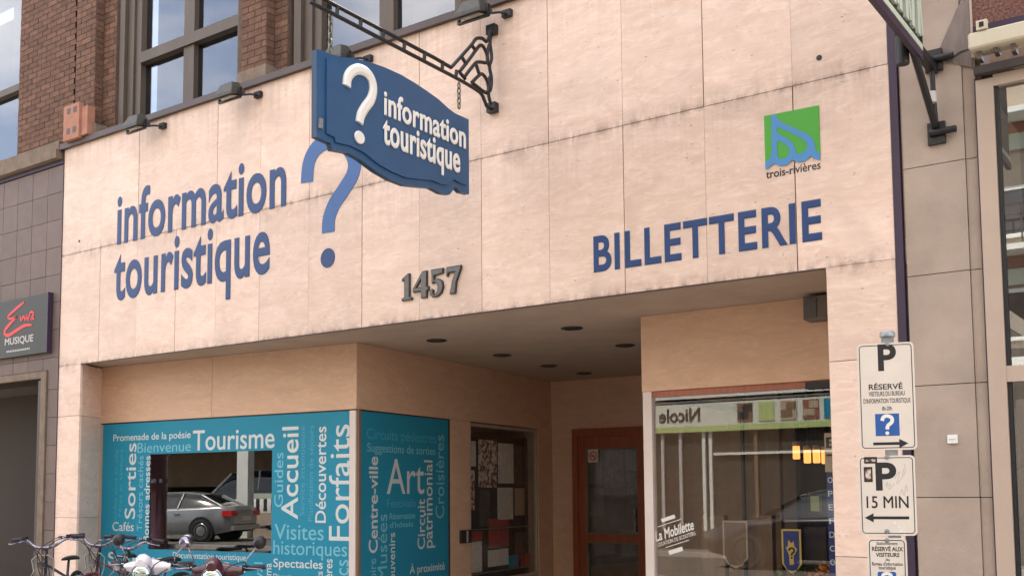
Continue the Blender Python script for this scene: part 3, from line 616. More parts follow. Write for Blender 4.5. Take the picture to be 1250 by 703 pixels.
for ch, cw in zip('1457', cwn):
    fd = FAS
    lp = [[(xx+a*cw*wN*.92, n0[1]+b_*hN) for a, b_ in l] for l in DIG[ch]]
    dg = shape(fd, lp, .0, .022, 'numeral', 'number_edge', HN)
    cxm = xx+.5*cw*wN*.92; cym = n0[1]+.5*hN
    def inset(l, s=-1, e=.009):
        out = []; n = len(l); ar = sum(l[i][0]*l[(i+1) % n][1]-l[(i+1) % n][0]*l[i][1] for i in range(n)); sg = 1 if ar > 0 else -1
        for i in range(n):
            (ax, ay), (bx, by), (cx_, cy_) = l[i-1], l[i], l[(i+1) % n]
            d1 = Vector((bx-ax, by-ay)).normalized(); d2 = Vector((cx_-bx, cy_-by)).normalized()
            nn = Vector((-d1.y-d2.y, d1.x+d2.x)); k = nn.length_squared/2
            nn = nn/max(k, .5)*e*sg*s; out.append((bx+nn.x, by+nn.y))
        return out
    li = [inset(lp[0], 1)]+[inset(l, -1) for l in lp[1:]]
    shape(fd, li, .022, .026, 'numeral_face', 'number', dg); xx += cw*wN
# emblem
EM = thing('city_emblem', (-3, 0, 3.9), 'green and blue city emblem plate with the words trois-rivières on the upper right travertine', 'emblem')
e0, e1, e2, e3 = (-3.097, 4.136), (-2.656, 4.131), (-3.103, 4.571), (-2.662, 4.562)
def ec(u, v): return (e0[0]+(e1[0]-e0[0])*u, (e0[1]+(e1[1]-e0[1])*u)*(1-v)+(e2[1]+(e3[1]-e2[1])*u)*v)
def E_(l): return [ec(*p) for p in l]
shape(FAS, [E_([(0, .1), (.5, .14), (1, .12), (1, 1), (0, 1)])], .001, .010, 'plate', 'green', EM)
wave = [(0, 0), (.06, .02), (.12, .06), (.17, .09), (.22, .05), (.30, .015), (.38, .01), (.44, .04), (.5, .09), (.56, .05), (.63, .02), (.7, .02), (.77, .05), (.83, .10), (.88, .05), (.94, .02), (1, .0)]
shape(FAS, [E_(wave+[(1, .12), (.95, .15), (.92, .24), (.90, .36), (.85, .45), (.76, .53), (.5, .70), (.28, .86), (.21, .99), (.14, .98), (.13, .30), (.10, .20), (.0, .13)]),
            E_([(.25, .74), (.45, .62), (.70, .44), (.78, .33), (.76, .23), (.66, .17), (.58, .19), (.56, .28), (.53, .38), (.42, .50), (.27, .61), (.22, .68)]),
            E_([(.25, .50), (.36, .42), (.45, .32), (.46, .22), (.38, .14), (.29, .14), (.23, .20), (.23, .45)])], .010, .013, 'wave_symbol', 'em_blue', EM)
t = ('trois-rivières', -3.096, 4.064, 0.439, 0.05, 0)
letters(FAS, t[0], t[1], t[2], t[3], t[4], 0, .014, .003, 'black', EM, 'letter')
for q, lab in (((-2.642, 4.939), 'small black bolt hole in the travertine above the green emblem'), ((-12.488, 4.914), 'small black bolt hole in the travertine left of the painted words')):
    tag(disc(FAS, q[0], q[1], .022 if q[0] > -5 else .016, .022 if q[0] > -5 else .016, .0005, .006, 14).build('bolt_hole', 'black'), lab, 'bolt hole')

# ================================================================ hanging sign and its bracket
HS = thing('hanging_sign', (-5.75, -1.38, 4.2), 'blue carved hanging sign reading information touristique with a white question mark', 'sign')
so1 = [(-2.368, 4.984), (-2.316, 4.996), (-2.236, 4.997), (-2.119, 5.01), (-1.961, 5.049), (-1.789, 5.08), (-1.59, 5.097), (-1.384, 5.101), (-1.203, 5.087), (-1.038, 5.066), (-0.879, 5.041), (-0.74, 5.0), (-0.646, 4.983), (-0.439, 4.982), (-0.438, 4.289), (-0.56, 4.28), (-0.638, 4.311), (-0.721, 4.221), (-0.837, 4.206), (-0.984, 4.223), (-1.149, 4.192), (-1.331, 4.164), (-1.517, 4.169), (-1.687, 4.196), (-1.881, 4.249), (-2.012, 4.265), (-2.185, 4.243), (-2.203, 4.29), (-2.362, 4.299)]
shape(SGN, [so1], -.06, -.014, 'board', 'blue_dark', HS)
cu = sum(p[0] for p in so1)/len(so1); cv = sum(p[1] for p in so1)/len(so1)
shape(SGN, [inset(so1, -1 if sum(so1[i][0]*so1[(i+1) % len(so1)][1]-so1[(i+1) % len(so1)][0]*so1[i][1] for i in range(len(so1))) < 0 and False else 1, .0)], -.014, -.008, 'border_board', 'blue_sign', HS)
so2 = [(-2.271, 4.946), (-2.164, 4.965), (-1.961, 5.019), (-1.789, 5.053), (-1.59, 5.069), (-1.384, 5.072), (-1.203, 5.058), (-1.038, 5.037), (-0.879, 5.011), (-0.74, 4.97), (-0.646, 4.953), (-0.489, 4.945), (-0.493, 4.359), (-0.601, 4.356), (-0.673, 4.369), (-0.779, 4.293), (-0.859, 4.281), (-0.995, 4.286), (-1.149, 4.256), (-1.331, 4.227), (-1.507, 4.233), (-1.668, 4.255), (-1.852, 4.309), (-2.003, 4.323), (-2.168, 4.306), (-2.177, 4.342), (-2.266, 4.35)]
shape(SGN, [so2], -.008, .008, 'raised_panel', 'blue_sign', HS)
q2 = [(-2.057, 4.784), (-2.044, 4.862), (-1.989, 4.93), (-1.913, 4.968), (-1.827, 4.968), (-1.768, 4.929), (-1.749, 4.853), (-1.777, 4.763), (-1.845, 4.675), (-1.892, 4.6), (-1.911, 4.528)]
ribbon(SGN, q2, [.085]*10+[.08], .008, .032, chamf=.022).build('question_mark', 'sign_white', HS)
disc(SGN, *(-1.913, 4.41), .058, .053, .008, .028, 18).build('question_mark_dot', 'sign_white', HS, bevel=.006)
for t in (('information', -1.619, 4.689, 1.106, 0.185, 0), ('touristique', -1.632, 4.445, 1.033, 0.182, 0)):
    letters(SGN, t[0], t[1], t[2], t[3], t[4], 0, .024, .014, 'sign_white', HS, 'letter', d0=.008, sq=.96)
def chain(x, y, z0, z1, parent):
    n = max(4, round((z1-z0)/.045)); dz = (z1-z0)/n
    for k in range(n):
        c = Vector((x, y, z0+dz*(k+.5))); ax = Vector((1, 0, 0)) if k % 2 else Vector((0, 1, 0)); rr_ = dz*.66
        MB().tube([c+ax*(math.sin(a)*rr_*.55)+Vector((0, 0, math.cos(a)*rr_)) for a in [2*math.pi*i/10 for i in range(10)]], .0075, 6, True).build('chain_link', 'chain', parent)
chain(-5.75, -2.195, 5.03, 5.355, HS); chain(-5.75, -.555, 5.06, 5.29, HS)
MB().fbox(SGN, -2.345, -2.31, 4.37, 4.45, -.012, .012).build('edge_clip', 'galv', HS)
BR = thing('sign_bracket', (-5.75, -.05, 5.2), 'black wrought iron bracket with looped scrolls carrying the blue hanging sign', 'bracket')
BF = Frame((-5.75, 0, 0), (0, 1, 0), Z, (1, 0, 0))
def bp(l, r=.017): return MB().tube([BF.p(u, v) for u, v in smooth_path(l, 4)], r, 7)
def bs(l, r=.017): return MB().tube([BF.p(u, v) for u, v in l], r, 7)
bs([(-2.40, 5.425), (-.91, 5.41), (-.671, 5.40)]).build('top_rail', 'iron', BR)
bp([(-2.40, 5.345), (-1.6, 5.338), (-.91, 5.331), (-.548, 5.326), (-.30, 5.312), (-.205, 5.29), (-.16, 5.24), (-.12, 5.20), (-.03, 5.20)]).build('bottom_rail', 'iron', BR)
for u in (-2.40, -2.13, -1.86, -1.59, -1.32, -1.05, -.80, -.60): bs([(u, 5.34), (u+.01, 5.418 if u < -.62 else 5.40)]).build('rung', 'iron', BR)
bp([(-.671, 5.40), (-.52, 5.555), (-.366, 5.715), (-.29, 5.80), (-.20, 5.835), (-.13, 5.83), (-.09, 5.88), (-.06, 5.96)]).build('brace', 'iron', BR)
bp([(-.548, 5.40), (-.40, 5.565), (-.255, 5.735), (-.19, 5.765), (-.13, 5.72), (-.11, 5.66), (-.14, 5.62), (-.22, 5.60), (-.30, 5.565), (-.40, 5.46), (-.47, 5.38)]).build('scroll', 'iron', BR)
bp([(-.36, 5.36), (-.24, 5.47), (-.19, 5.49), (-.13, 5.46), (-.10, 5.40), (-.12, 5.34), (-.18, 5.33), (-.36, 5.36)]).build('scroll', 'iron', BR)
bs([(-.54, 5.395), (-.46, 5.36)]).build('rung', 'iron', BR); bs([(-.36, 5.715), (-.29, 5.68)]).build('rung', 'iron', BR)
bs([(-.52, 5.56), (-.44, 5.50)]).build('rung', 'iron', BR); bs([(-.30, 5.565), (-.25, 5.48)]).build('rung', 'iron', BR)
bp([(-.05, 5.93), (-.07, 5.83), (-.045, 5.70), (-.08, 5.60), (-.05, 5.50), (-.06, 5.40), (-.10, 5.33), (-.05, 5.22)]).build('wall_stay', 'iron', BR)
bp([(-.07, 5.83), (-.105, 5.76), (-.115, 5.66), (-.08, 5.60)]).build('scroll', 'iron', BR); bp([(-.06, 5.52), (-.10, 5.46), (-.10, 5.40), (-.07, 5.36)]).build('scroll', 'iron', BR)
MB().box(-5.80, -5.70, -.07, -.004, 5.93, 6.02).build('wall_plate', 'iron', BR); MB().box(-5.80, -5.70, -.07, -.004, 5.17, 5.26).build('wall_plate', 'iron', BR)
# floodlights on the top edge
fl = [(-11.0, 'leftmost floodlight on the top edge of the travertine, above the painted words'), (-9.28, 'second floodlight from the left, under the brick pier between the windows'),
      (-7.60, 'floodlight half hidden behind the top of the blue hanging sign'), (-5.83, 'rightmost floodlight, above the iron sign bracket')]
for i, (x, lab) in enumerate(fl):
    if i == 0:
        t = thing('floodlight', (x, -.23, 6.06), lab, 'floodlight', 'floodlights along the top of the travertine', local=True); t.scale = (1.25, 1.2, 1.1); p = t
        pr = [(-.10, -.03), (.10, -.03), (.085, .08), (.05, .125), (-.05, .125), (-.085, .08)]
        hb = MB(); lo = [(-.125, -.09, -.02), (.125, -.09, -.02), (.125, .09, .03), (-.125, .09, .03)]; mi = [(-.12, -.085, .02), (.12, -.085, .02), (.12, .085, .06), (-.12, .085, .06)]; hi = [(-.075, -.04, .135), (.075, -.04, .135), (.075, .05, .155), (-.075, .05, .155)]
        hb.add(lo+mi+hi, [(0, 1, 5, 4), (1, 2, 6, 5), (2, 3, 7, 6), (3, 0, 4, 7), (4, 5, 9, 8), (5, 6, 10, 9), (6, 7, 11, 10), (7, 4, 8, 11), (0, 3, 2, 1), (8, 9, 10, 11)]); hb.build('housing', 'lamp_grey', t, bevel=.006)
        MB().add([(-.095, -.065, -.018), (.095, -.065, -.018), (.095, .07, .022), (-.095, .07, .022), (-.095, -.065, -.026), (.095, -.065, -.026), (.095, .07, .014), (-.095, .07, .014)], [(0, 1, 2, 3), (4, 5, 6, 7), (0, 1, 5, 4), (1, 2, 6, 5), (2, 3, 7, 6), (3, 0, 4, 7)]).build('lens', 'lens', t)
        MB().box(-.145, -.13, -.01, .02, -.02, .07).box(.13, .145, -.01, .02, -.02, .07).box(-.145, .145, -.01, .02, -.036, -.021).build('yoke', 'iron', t)
        MB().tube([(.10, .02, .0), (.19, .08, .01), (.20, .19, .03)], .011, 6).box(.16, .24, .15, .195, .0, .06).build('arm', 'iron', t)
    else:
        t = p.copy(); COL.objects.link(t); t.location = (x, -.23, 6.06); t['label'] = lab
        for ch in list(p.children):
            c = ch.copy(); COL.objects.link(c); c.parent = t
# ceiling downlights
dl = [(-7.495, 1.276, 'recessed ceiling spot nearest the corner above the teal window'), (-7.671, 2.797, 'second recessed ceiling spot along the side wall, counted from the street'), (-7.832, 4.119, 'third recessed ceiling spot along the side wall, counted from the street'),
      (-7.928, 5.204, 'faint recessed ceiling spot nearest the back wall'), (-5.815, 1.448, 'recessed ceiling spot closest to the travertine edge, right of the street number'), (-6.019, 2.965, 'recessed ceiling spot beside the upper left corner of the right window box')]
for x, y, lab in dl:
    t = thing('ceiling_spot', (x, y, 3.3), lab, 'ceiling light', 'recessed spots in the entrance ceiling')
    MB().lathe((x, y, 3.304), (0, 0, -1), [(.115, 0), (.115, .012), (.085, .016), (.08, .006)], 24).build('trim_ring', 'dark_metal', t)
    MB().lathe((x, y, 3.302), (0, 0, -1), [(.079, 0), (.079, .005)], 20).build('lamp', 'black', t)  # black disc stands in for the shade inside the recessed can
t = thing('wall_speaker', (-3.1, 1.1, 3.06), 'grey box speaker under the ceiling beside the right travertine pillar', 'speaker')
MB().box(-3.20, -2.96, 1.04, 1.22, 3.07, 3.28).build('case', 'speaker', t, bevel=.01); MB().box(-3.18, -3.08, 1.03, 1.038, 3.09, 3.26).build('grille', 'number', t)
# intercom on the side wall
t = thing('intercom', tuple(SPL.p(2.42, .98)), 'small dark intercom box on the side wall between the teal window and the poster window', 'intercom')
MB().fbox(SPL, 2.30, 2.56, .93, 1.10, .002, .04).build('case', 'number_edge', t); MB().fbox(SPL, 2.42, 2.46, .94, 1.09, .042, .045).build('button_strip', 'grey_text', t)
# orange brown clay block with square holes
t = thing('fixing_bracket', (-12.5, -.1, 6.28), 'salmon coloured box bracket with four dark holes at the left end of the travertine top', 'bracket')
ob = Frame((-12.74, -.12, 6.27), (1, 0, 0), Z, (0, -1, 0))
MB().fbox(ob, 0, .355, 0, .47, -.06, 0).build('plate', 'orange_box', t); MB().fbox(ob, .36, .50, .02, .40, -.14, -.03).build('side_plate', 'orange_box', t)
for u, v in ((.08, .08), (.22, .08), (.08, .35), (.22, .35)): MB().fbox(ob, u, u+.075, v, v+.075, .001, .003).build('hole', 'dark_metal', t)
# music shop sign
ms = thing('music_shop_sign', (-13.9, -.06, 3.5), 'dark grey signboard with a red script logo above the word MUSIQUE', 'sign')
MF = Frame((0, -.07, 0), (1, 0, 0), Z, (0, -1, 0))
MB().box(-15.2, -13.075, -.07, -.002, 3.49, 4.285).build('board', 'plum', ms)
MB().box(-13.073, -13.055, -.078, -.002, 3.48, 4.295).build('edge', 'purple_metal', ms)
t = ('MUSIQUE', -14.099, 3.665, 0.706, 0.092, 0)
letters(MF, 'MUSIQUE', t[1], t[2], t[3], t[4]*.99, 0, .022, .003, 'grey_text', ms, 'letter')
a, c = (-14.051, 3.559), (-13.461, 3.578)
for k in range(14): MB().fbox(MF, a[0]+(c[0]-a[0])*k/14, a[0]+(c[0]-a[0])*(k+.65)/14, a[1]-.0, a[1]+.025, .0, .002).build('small_print', 'grey_text', ms)
for l, wd in (([(-13.645, 4.22), (-13.795, 4.168), (-13.956, 4.105), (-14.037, 4.059), (-13.973, 4.026), (-13.809, 4.038)], [.03, .045, .04, .035, .03, .03]), ([(-13.809, 4.038), (-13.949, 3.972), (-14.09, 3.889), (-14.108, 3.827), (-14.002, 3.8), (-13.778, 3.859), (-13.598, 3.898), (-13.437, 3.888)], [.03, .045, .05, .045, .05, .05, .045, .025]),
              ([(-13.727, 4.041), (-13.703, 3.977), (-13.645, 4.027), (-13.602, 3.972), (-13.565, 4.036), (-13.541, 3.96), (-13.476, 4.066), (-13.395, 4.035), (-13.462, 3.98), (-13.382, 3.972)], [.03]*10)):
    ribbon(MF, l, wd, .0, .004).build('script_stroke', 'red_script', ms)

# ================================================================ parking plates on their post
PP = thing('parking_sign_post', tuple(PRK.p(0, 0, -.03))[:2]+(0,), 'steel post carrying three white parking plates with black arrows beside the right pillar', 'sign post')
def rrect(x0, x1, y0, y1, r, n=5):
    o = []
    for cx_, cy_, a0 in ((x1-r, y0+r, -90), (x1-r, y1-r, 0), (x0+r, y1-r, 90), (x0+r, y0+r, 180)):
        o += [(cx_+r*math.cos(math.radians(a0+90*k/n)), cy_+r*math.sin(math.radians(a0+90*k/n))) for k in range(n+1)]
    return o
pz = (0.001, 2.423)
MB().fbox(PRK, pz[0]-.032, pz[0]+.032, -.0, pz[1]-.0, -.055, -.012).build('post', 'galv', PP)
MB().lathe(PRK.p(pz[0], pz[1]-.01, -.034), Z, [(.040, 0), (.040, .02), (.03, .03)], 16).build('post_cap', 'galv', PP)
def plate(a, b_, lab):      # a bottom-left, b_ top-right
    pl = shape(PRK, [rrect(a[0], b_[0], a[1], b_[1], .022)], -.010, -.006, 'plate', 'sign_face', PP); pl['label'] = lab
    e = .010; r0 = rrect(a[0]+e, b_[0]-e, a[1]+e, b_[1]-e, .018); e2 = .014; r1 = rrect(a[0]+e2, b_[0]-e2, a[1]+e2, b_[1]-e2, .014)
    shape(PRK, [r0, r1], -.006, -.0052, 'border', 'black', pl); return pl
def arrow(pl, x0, x1, y, hd_=.03):
    d_ = 1 if x1 > x0 else -1
    shape(PRK, [[(x0, y-.0075), (x1-d_*.045, y-.0075), (x1-d_*.045, y-.024), (x1, y), (x1-d_*.045, y+.024), (x1-d_*.045, y+.0075), (x0, y+.0075)]], -.006, -.0051, 'arrow', 'black', pl)
def bolt(pl, u, v): MB().lathe(PRK.p(u, v, -.006), PRK.N, [(.012, 0), (.012, .004), (.007, .008)], 10).build('bolt', 'galv', pl)
def ptxt(pl, t, bv=.014, mt='black'): letters(PRK, t[0], t[1], t[2], t[3], t[4], 0, bv, .0008, mt, pl, 'word', split=False, d0=-.006)
p1 = plate((-0.156, 1.807), (0.129, 2.378), 'tall top plate, P RÉSERVÉ with a blue question mark square and an arrow to the right')
for t in (('P', -0.051, 2.234, 0.092, 0.132, 0),): ptxt(p1, t, .030)
for t in (('RÉSERVÉ', -0.102, 2.13, 0.17, 0.028, 0),): ptxt(p1, t, .02)
for t in (('VISITEURS DU BUREAU', -0.103, 2.095, 0.18, 0.024, 0), ("D'INFORMATION TOURISTIQUE", -0.131, 2.057, 0.235, 0.024, 0), ('8h-20h', -0.038, 2.018, 0.049, 0.021, 0)): ptxt(p1, t, .008)
a, c = (-0.075, 1.882), (0.045, 2.0)
shape(PRK, [[(a[0], a[1]), (c[0], a[1]), (c[0], c[1]), (a[0], c[1])]], -.006, -.0054, 'square', 'sign_blue', p1)
def qmark(u, v, s, pl, fr=PRK, d0=-.0054, d1=-.0048, mt='sign_white'):
    ribbon(fr, [(u-.30*s, v+.28*s), (u-.22*s, v+.50*s), (u+.02*s, v+.58*s), (u+.27*s, v+.44*s), (u+.26*s, v+.18*s), (u+.04*s, v-.02*s), (u-.02*s, v-.26*s)], .22*s, d0, d1, 4).build('question_mark', mt, pl)
    disc(fr, u-.02*s, v-.50*s, .12*s, .12*s, d0, d1, 12).build('question_mark_dot', mt, pl)
qmark((a[0]+c[0])/2, (a[1]+c[1])/2-.002, abs(c[1]-a[1])*.72, p1)
a, c = (-0.089, 1.843), (0.086, 1.841); arrow(p1, a[0], c[0], c[1])
q = (-0.001, 2.37); bolt(p1, q[0], q[1])
p2 = plate((-0.169, 1.357), (0.114, 1.778), 'middle plate, P 15 MIN with an arrow to the left, scratched and stickered')
ptxt(p2, ('P', -0.083, 1.599, 0.104, 0.137, 0), .030); ptxt(p2, ('15 MIN', -0.133, 1.502, 0.209, 0.061, 0), .010)
a, c = (0.076, 1.453), (-0.145, 1.45); arrow(p2, a[0], c[0], c[1])
for x0, x1, y0, y1, m in ((1055, 1070.5, 565.5, 557.5, 'black'), (1055, 1065, 588, 570, 'black')): pass
for (a, c) in (((-0.138, 1.737), (-0.073, 1.772)), ((-0.141, 1.639), (-0.098, 1.719))):
    MB().fbox(PRK, a[0], c[0], a[1], c[1], -.006, -.0046).build('sticker', 'black', p2)
    MB().fbox(PRK, a[0]+.008, c[0]-.008, a[1]+.010, c[1]-.012, -.0046, -.0042).build('sticker_print', 'lea_print', p2)
for q in ((-0.022, 1.77), (-0.035, 1.379)): bolt(p2, q[0], q[1])
for l in ([(-0.035, 1.621), (-0.022, 1.638), (-0.031, 1.612), (-0.01, 1.629), (-0.019, 1.599), (0.002, 1.62), (0.01, 1.633)], [(0.011, 1.655), (0.037, 1.693), (0.022, 1.629), (0.048, 1.663), (0.057, 1.706)], [(0.036, 1.573), (0.045, 1.598), (0.056, 1.568), (0.066, 1.62), (0.073, 1.585)], [(0.062, 1.732), (0.065, 1.697), (0.056, 1.671)]):
    ribbon(PRK, l, .0035, -.006, -.0056).build('scratch', 'grey_text', p2)
for q in ((0.026, 1.401), (0.05, 1.371), (0.034, 1.38), (0.003, 1.423)): disc(PRK, q[0], q[1], .006, .009, -.006, -.0054, 7).build('chip', 'opp_white', p2)
p3 = plate((-0.138, 0.962), (0.059, 1.344), 'narrow lowest plate reading Stationnement réservé aux visiteurs')
for t, bv in ((('Stationnement', -0.09, 1.308, 0.105, 0.017, 0), .006), (('RÉSERVÉ AUX', -0.114, 1.276, 0.154, 0.021, 0), .028), (('VISITEURS', -0.096, 1.246, 0.117, 0.02, 0), .028), (('du', -0.048, 1.225, 0.02, 0.014, 0), .008), (("Bureau d'information", -0.116, 1.2, 0.152, 0.018, 0), .012), (('touristique', -0.084, 1.18, 0.085, 0.015, 0), .012)): ptxt(p3, t, bv)
a, c = (-0.09, 1.062), (0.002, 1.168)
shape(PRK, [rrect(a[0], c[0], a[1], c[1], .01)], -.006, -.0054, 'square', 'sign_blue', p3); qmark((a[0]+c[0])/2, (a[1]+c[1])/2, abs(c[1]-a[1])*.72, p3)
q = (-0.037, 1.33); bolt(p3, q[0], q[1]+.002)

# ================================================================ projecting sign of the right neighbour
RS = thing('projecting_sign', (-1.8, -1.2, 4.6), 'dark framed projecting sign with pale green lettering at the top right', 'sign')
RF = Frame((-1.77, 0, 0), (0, 1, 0), Z, (1, 0, 0))
MB().box(-1.80, -1.77, -2.6, -.50, 4.60, 6.2).build('board', 'black', RS)
MB().box(-1.80, -1.762, -2.62, -.48, 4.545, 4.598).box(-1.80, -1.762, -.498, -.48, 4.60, 6.2).build('frame', 'purple_metal', RS)
MB().fbox(RF, -2.6, -.50, 4.602, 4.645, .001, .012).build('trim', 'siding', RS)
LF = Frame((-1.77, 0, 0), (0, 1, 0), Z, (1, 0, 0))
for k in range(9):
    u = -.64-k*.15
    MB().fbox(RF, u, u+.07, 4.68, 5.7, .001, .02).build('letter_stroke', 'siding', RS)
    if k % 2 == 0:
        ribbon(RF, [(u+.01, 5.6), (u+.05, 5.2), (u+.12, 4.70)], .04, .001, .02, 2).build('letter_stroke', 'siding', RS)
RB = thing('strut_bracket', (-1.77, -.1, 4.1), 'black iron strut and wall anchors holding the projecting sign to the concrete wall', 'bracket')
MB().tube([(-1.80, -.04, 4.20), (-1.80, -.30, 4.38), (-1.80, -.62, 4.60)], .026, 8).build('strut', 'iron', RB)
MB().tube([(-1.80, -.03, 4.20), (-1.80, -.07, 4.45), (-1.80, -.10, 4.70)], .018, 8).build('wall_stay', 'iron', RB)
MB().box(-1.83, -1.77, -.60, -.02, 4.60, 4.66).build('arm', 'iron', RB)
for z in (4.64, 4.10):
    MB().box(-1.86, -1.74, -.035, -.002, z-.02, z+.14).build('wall_plate', 'iron', RB)
    MB().tube([(-1.84, -.05, z+.06), (-1.66, -.05, z+.06)], .026, 8).build('anchor_bolt', 'iron', RB)
MB().tube([(-1.87, -.60, 4.50), (-1.87, -.60, 4.70)], .045, 10).build('end_block', 'iron', RB)
MB().tube([(-1.80, -.11, 4.36), (-1.80, -.11, 4.44)], .03, 10).build('insulator', 'grey_text', RB)

# ================================================================ behind the right window
def pennant(x0, x1, z0, z1, y, lab, dim=False):
    t = thing('pennant', ((x0+x1)/2, y, z0), lab, 'banner', 'shield banners behind the right window')
    fr = Frame((x0, y, z0), (1, 0, 0), Z, (0, -1, 0)); W_, H_ = x1-x0, z1-z0
    sh = lambda e: [(e, H_-e), (e, H_*.22+e*.3), (W_*.25, H_*.08+e*.3), (W_*.5, e*1.6), (W_*.75, H_*.08+e*.3), (W_-e, H_*.22+e*.3), (W_-e, H_-e)]
    shape(fr, [sh(0)], 0, .006, 'border', 'gold' if not dim else 'tan', t); shape(fr, [sh(.018)], .006, .009, 'field', 'navy' if not dim else 'wood_col', t)
    if not dim:
        shape(fr, [[(W_*.40, H_*.2), (W_*.62, H_*.22), (W_*.60, H_*.4), (W_*.80, H_*.55), (W_*.66, H_*.62), (W_*.62, H_*.74), (W_*.52, H_*.68), (W_*.36, H_*.76), (W_*.32, H_*.60), (W_*.22, H_*.60), (W_*.38, H_*.42)]], .009, .011, 'maple_emblem', 'gold', t)
        qmark(W_*.52, H_*.46, H_*.20, t, fr, .011, .013, 'black')
pennant(-3.67, -3.485, .83, 1.24, 1.62, 'blue shield banner with gold border and question mark behind the right window')
pennant(-4.42, -4.16, .83, 1.30, 2.0, 'dim brown shield banner left of the blue one behind the right window', True)
for x, z, lab in ((-4.01, 1.91, 'leftmost lit orange pendant lamp behind the right window'), (-3.893, 1.865, 'second from left of the lit orange pendant lamps'), (-3.795, 1.865, 'third from left of the lit orange pendant lamps'), (-3.705, 1.855, 'rightmost lit orange pendant lamp, beside the vertical poster')):
    t = thing('pendant_lamp', (x, 3, z), lab, 'pendant lamp', 'lit pendant lamps inside the right window')
    MB().lathe((x, 3, z), Z, [(.030, .012), (.037, .02), (.037, .14), (.034, .15)], 16).build('shade', 'lamp_on', t)
    MB().lathe((x, 3, z+.151), Z, [(.040, 0), (.040, .045), (.01, .05)], 14).build('cap', 'lamp_dim', t); MB().tube([(x, 3, z+.2), (x, 3, 3.3)], .004, 5).build('cord', 'black', t)
ps = thing('vertical_poster', (-3.0, 1.4, .5), 'narrow upright poster, tan at the top and navy below, against the right pillar', 'poster')
PF = Frame((0, 1.395, 0), (1, 0, 0), Z, (0, -1, 0))
MB().fbox(PF, -3.165, -2.66, 1.755, 2.10, 0, .006).build('upper_panel', 'tan', ps); MB().fbox(PF, -3.155, -2.66, .5, 1.752, 0, .006).build('lower_panel', 'navy', ps)
for k, (s_, z) in enumerate((('BI', 1.99), ('TI', 1.84))): letters(PF, s_, -3.15, z-.02, .16, .09, 0, .01, .002, 'black', ps, 'word', split=False, d0=.006)
for k, s_ in enumerate(('OC', 'PE', 'EL', 'R', 'DE', 'CA', 'OC')): letters(PF, s_, -3.145, 1.66-k*.12, .085, .05, 0, .01, .002, 'ink_white', ps, 'word', split=False, d0=.006)
fl_ = thing('flower_display', (-3.45, 1.75, .06), 'orange and green flower arrangement low behind the right window', 'flowers')
for m, n, cx0, cz0 in (('flower_o', 60, -3.33, .86), ('flower_g', 50, -3.55, .80), ('flower_o', 30, -4.3, .66)):
    b = MB()
    for k in range(n):
        c = Vector((cx0+random.gauss(0, .09), 1.75+random.gauss(0, .07), cz0+random.gauss(0, .05))); a = Vector((random.gauss(0, 1), random.gauss(0, 1), random.gauss(0, 1))).normalized()*.035; e = a.orthogonal().normalized()*.022
        b.add([c-a, c+e, c+a, c-e], [(0, 1, 2, 3)])
    b.build('petals' if m == 'flower_o' else 'leaves', m, fl_)
MB().lathe((-3.45, 1.75, .06), Z, [(.12, 0), (.16, .35), (.15, .72)], 16).build('pot', 'room', fl_)
# shop decal on the glass
dc = thing('window_decal', (-4.6, 1.24, 1.2), 'white lettering decal La Mobilette on the lower left of the right window', 'decal')
DF = Frame((0, 1.288, 0), (1, 0, 0), Z, (0, -1, 0)); q = (-4.797, 1.113); q2_ = (-4.395, 1.237)
ang = math.atan2(q2_[1]-q[1], q2_[0]-q[0]); ln = math.hypot(q2_[1]-q[1], q2_[0]-q[0])
t = (-4.804, 1.204)
letters(DF, 'La Mobilette', q[0], q[1], ln, .092, ang, .022, .001, 'sign_white', dc, 'word', split=False, shear=.25, d0=.0)
f2 = DF.rot(q[0], q[1], ang)
letters(f2, 'LOCATION DE SCOOTERS', .0, -.055, ln, .035, 0, .01, .001, 'sign_white', dc, 'word', split=False, d0=.0)
for u0, u1, v0, v1 in ((.12, .27, .155, .19), (.10, .25, -.16, -.12), (.06, .33, .125, .131), (.08, .34, -.085, -.079)): MB().fbox(f2, u0, u1, v0, v1, 0, .001).build('bar', 'sign_white', dc)
# no smoking ring on the door sticker
ribbon(nf, [(.06*math.cos(a), .06*math.sin(a)) for a in [2*math.pi*k/12 for k in range(13)]], .016, .003, .005, 2).build('ring', 'red_script', door)
ribbon(nf, [(-.045, .045), (.045, -.045)], .014, .0051, .006, 1).build('slash', 'red_script', door); MB().fbox(nf, -.04, .03, -.008, .008, .003, .0045).build('cigarette', 'black', door)
# leaflets in the side window
lf = [(2.70, 3.02, 1.95, 2.30, 'paper'), (2.70, 2.98, 1.35, 1.90, 'lea_print'), (3.10, 3.62, 1.66, 2.33, 'lea_print'), (3.12, 3.42, 1.12, 1.62, 'brown_paper'), (3.68, 4.15, 1.72, 2.30, 'paper'), (3.66, 4.12, 1.20, 1.66, 'paper'), (4.18, 4.5, 1.7, 2.28, 'brown_paper'), (4.2, 4.5, 1.25, 1.65, 'tan'),
      (2.68, 3.18, .93, 1.06, 'red_paper'), (2.68, 3.18, .50, .92, 'paper'), (3.38, 3.98, .82, 1.22, 'red_paper'), (3.36, 3.96, .55, .78, 'paper'), (4.2, 4.55, .6, 1.0, 'brown_paper')]
LR = thing('leaflet_rack', tuple(SPL.p(3.6, 0, -.3)), 'rack of posters and leaflets behind the dark side window', 'leaflet rack')
MB().fbox(SPL, 2.62, 4.64, .3, 2.4, -.20, -.16).build('back_board', 'room_dark', LR)
for k, (u0, u1, v0, v1, m) in enumerate(lf): MB().fbox(SPL, u0, u1, v0, v1, -.158, -.150+.002*(k % 3)).build('leaflet', m, LR)
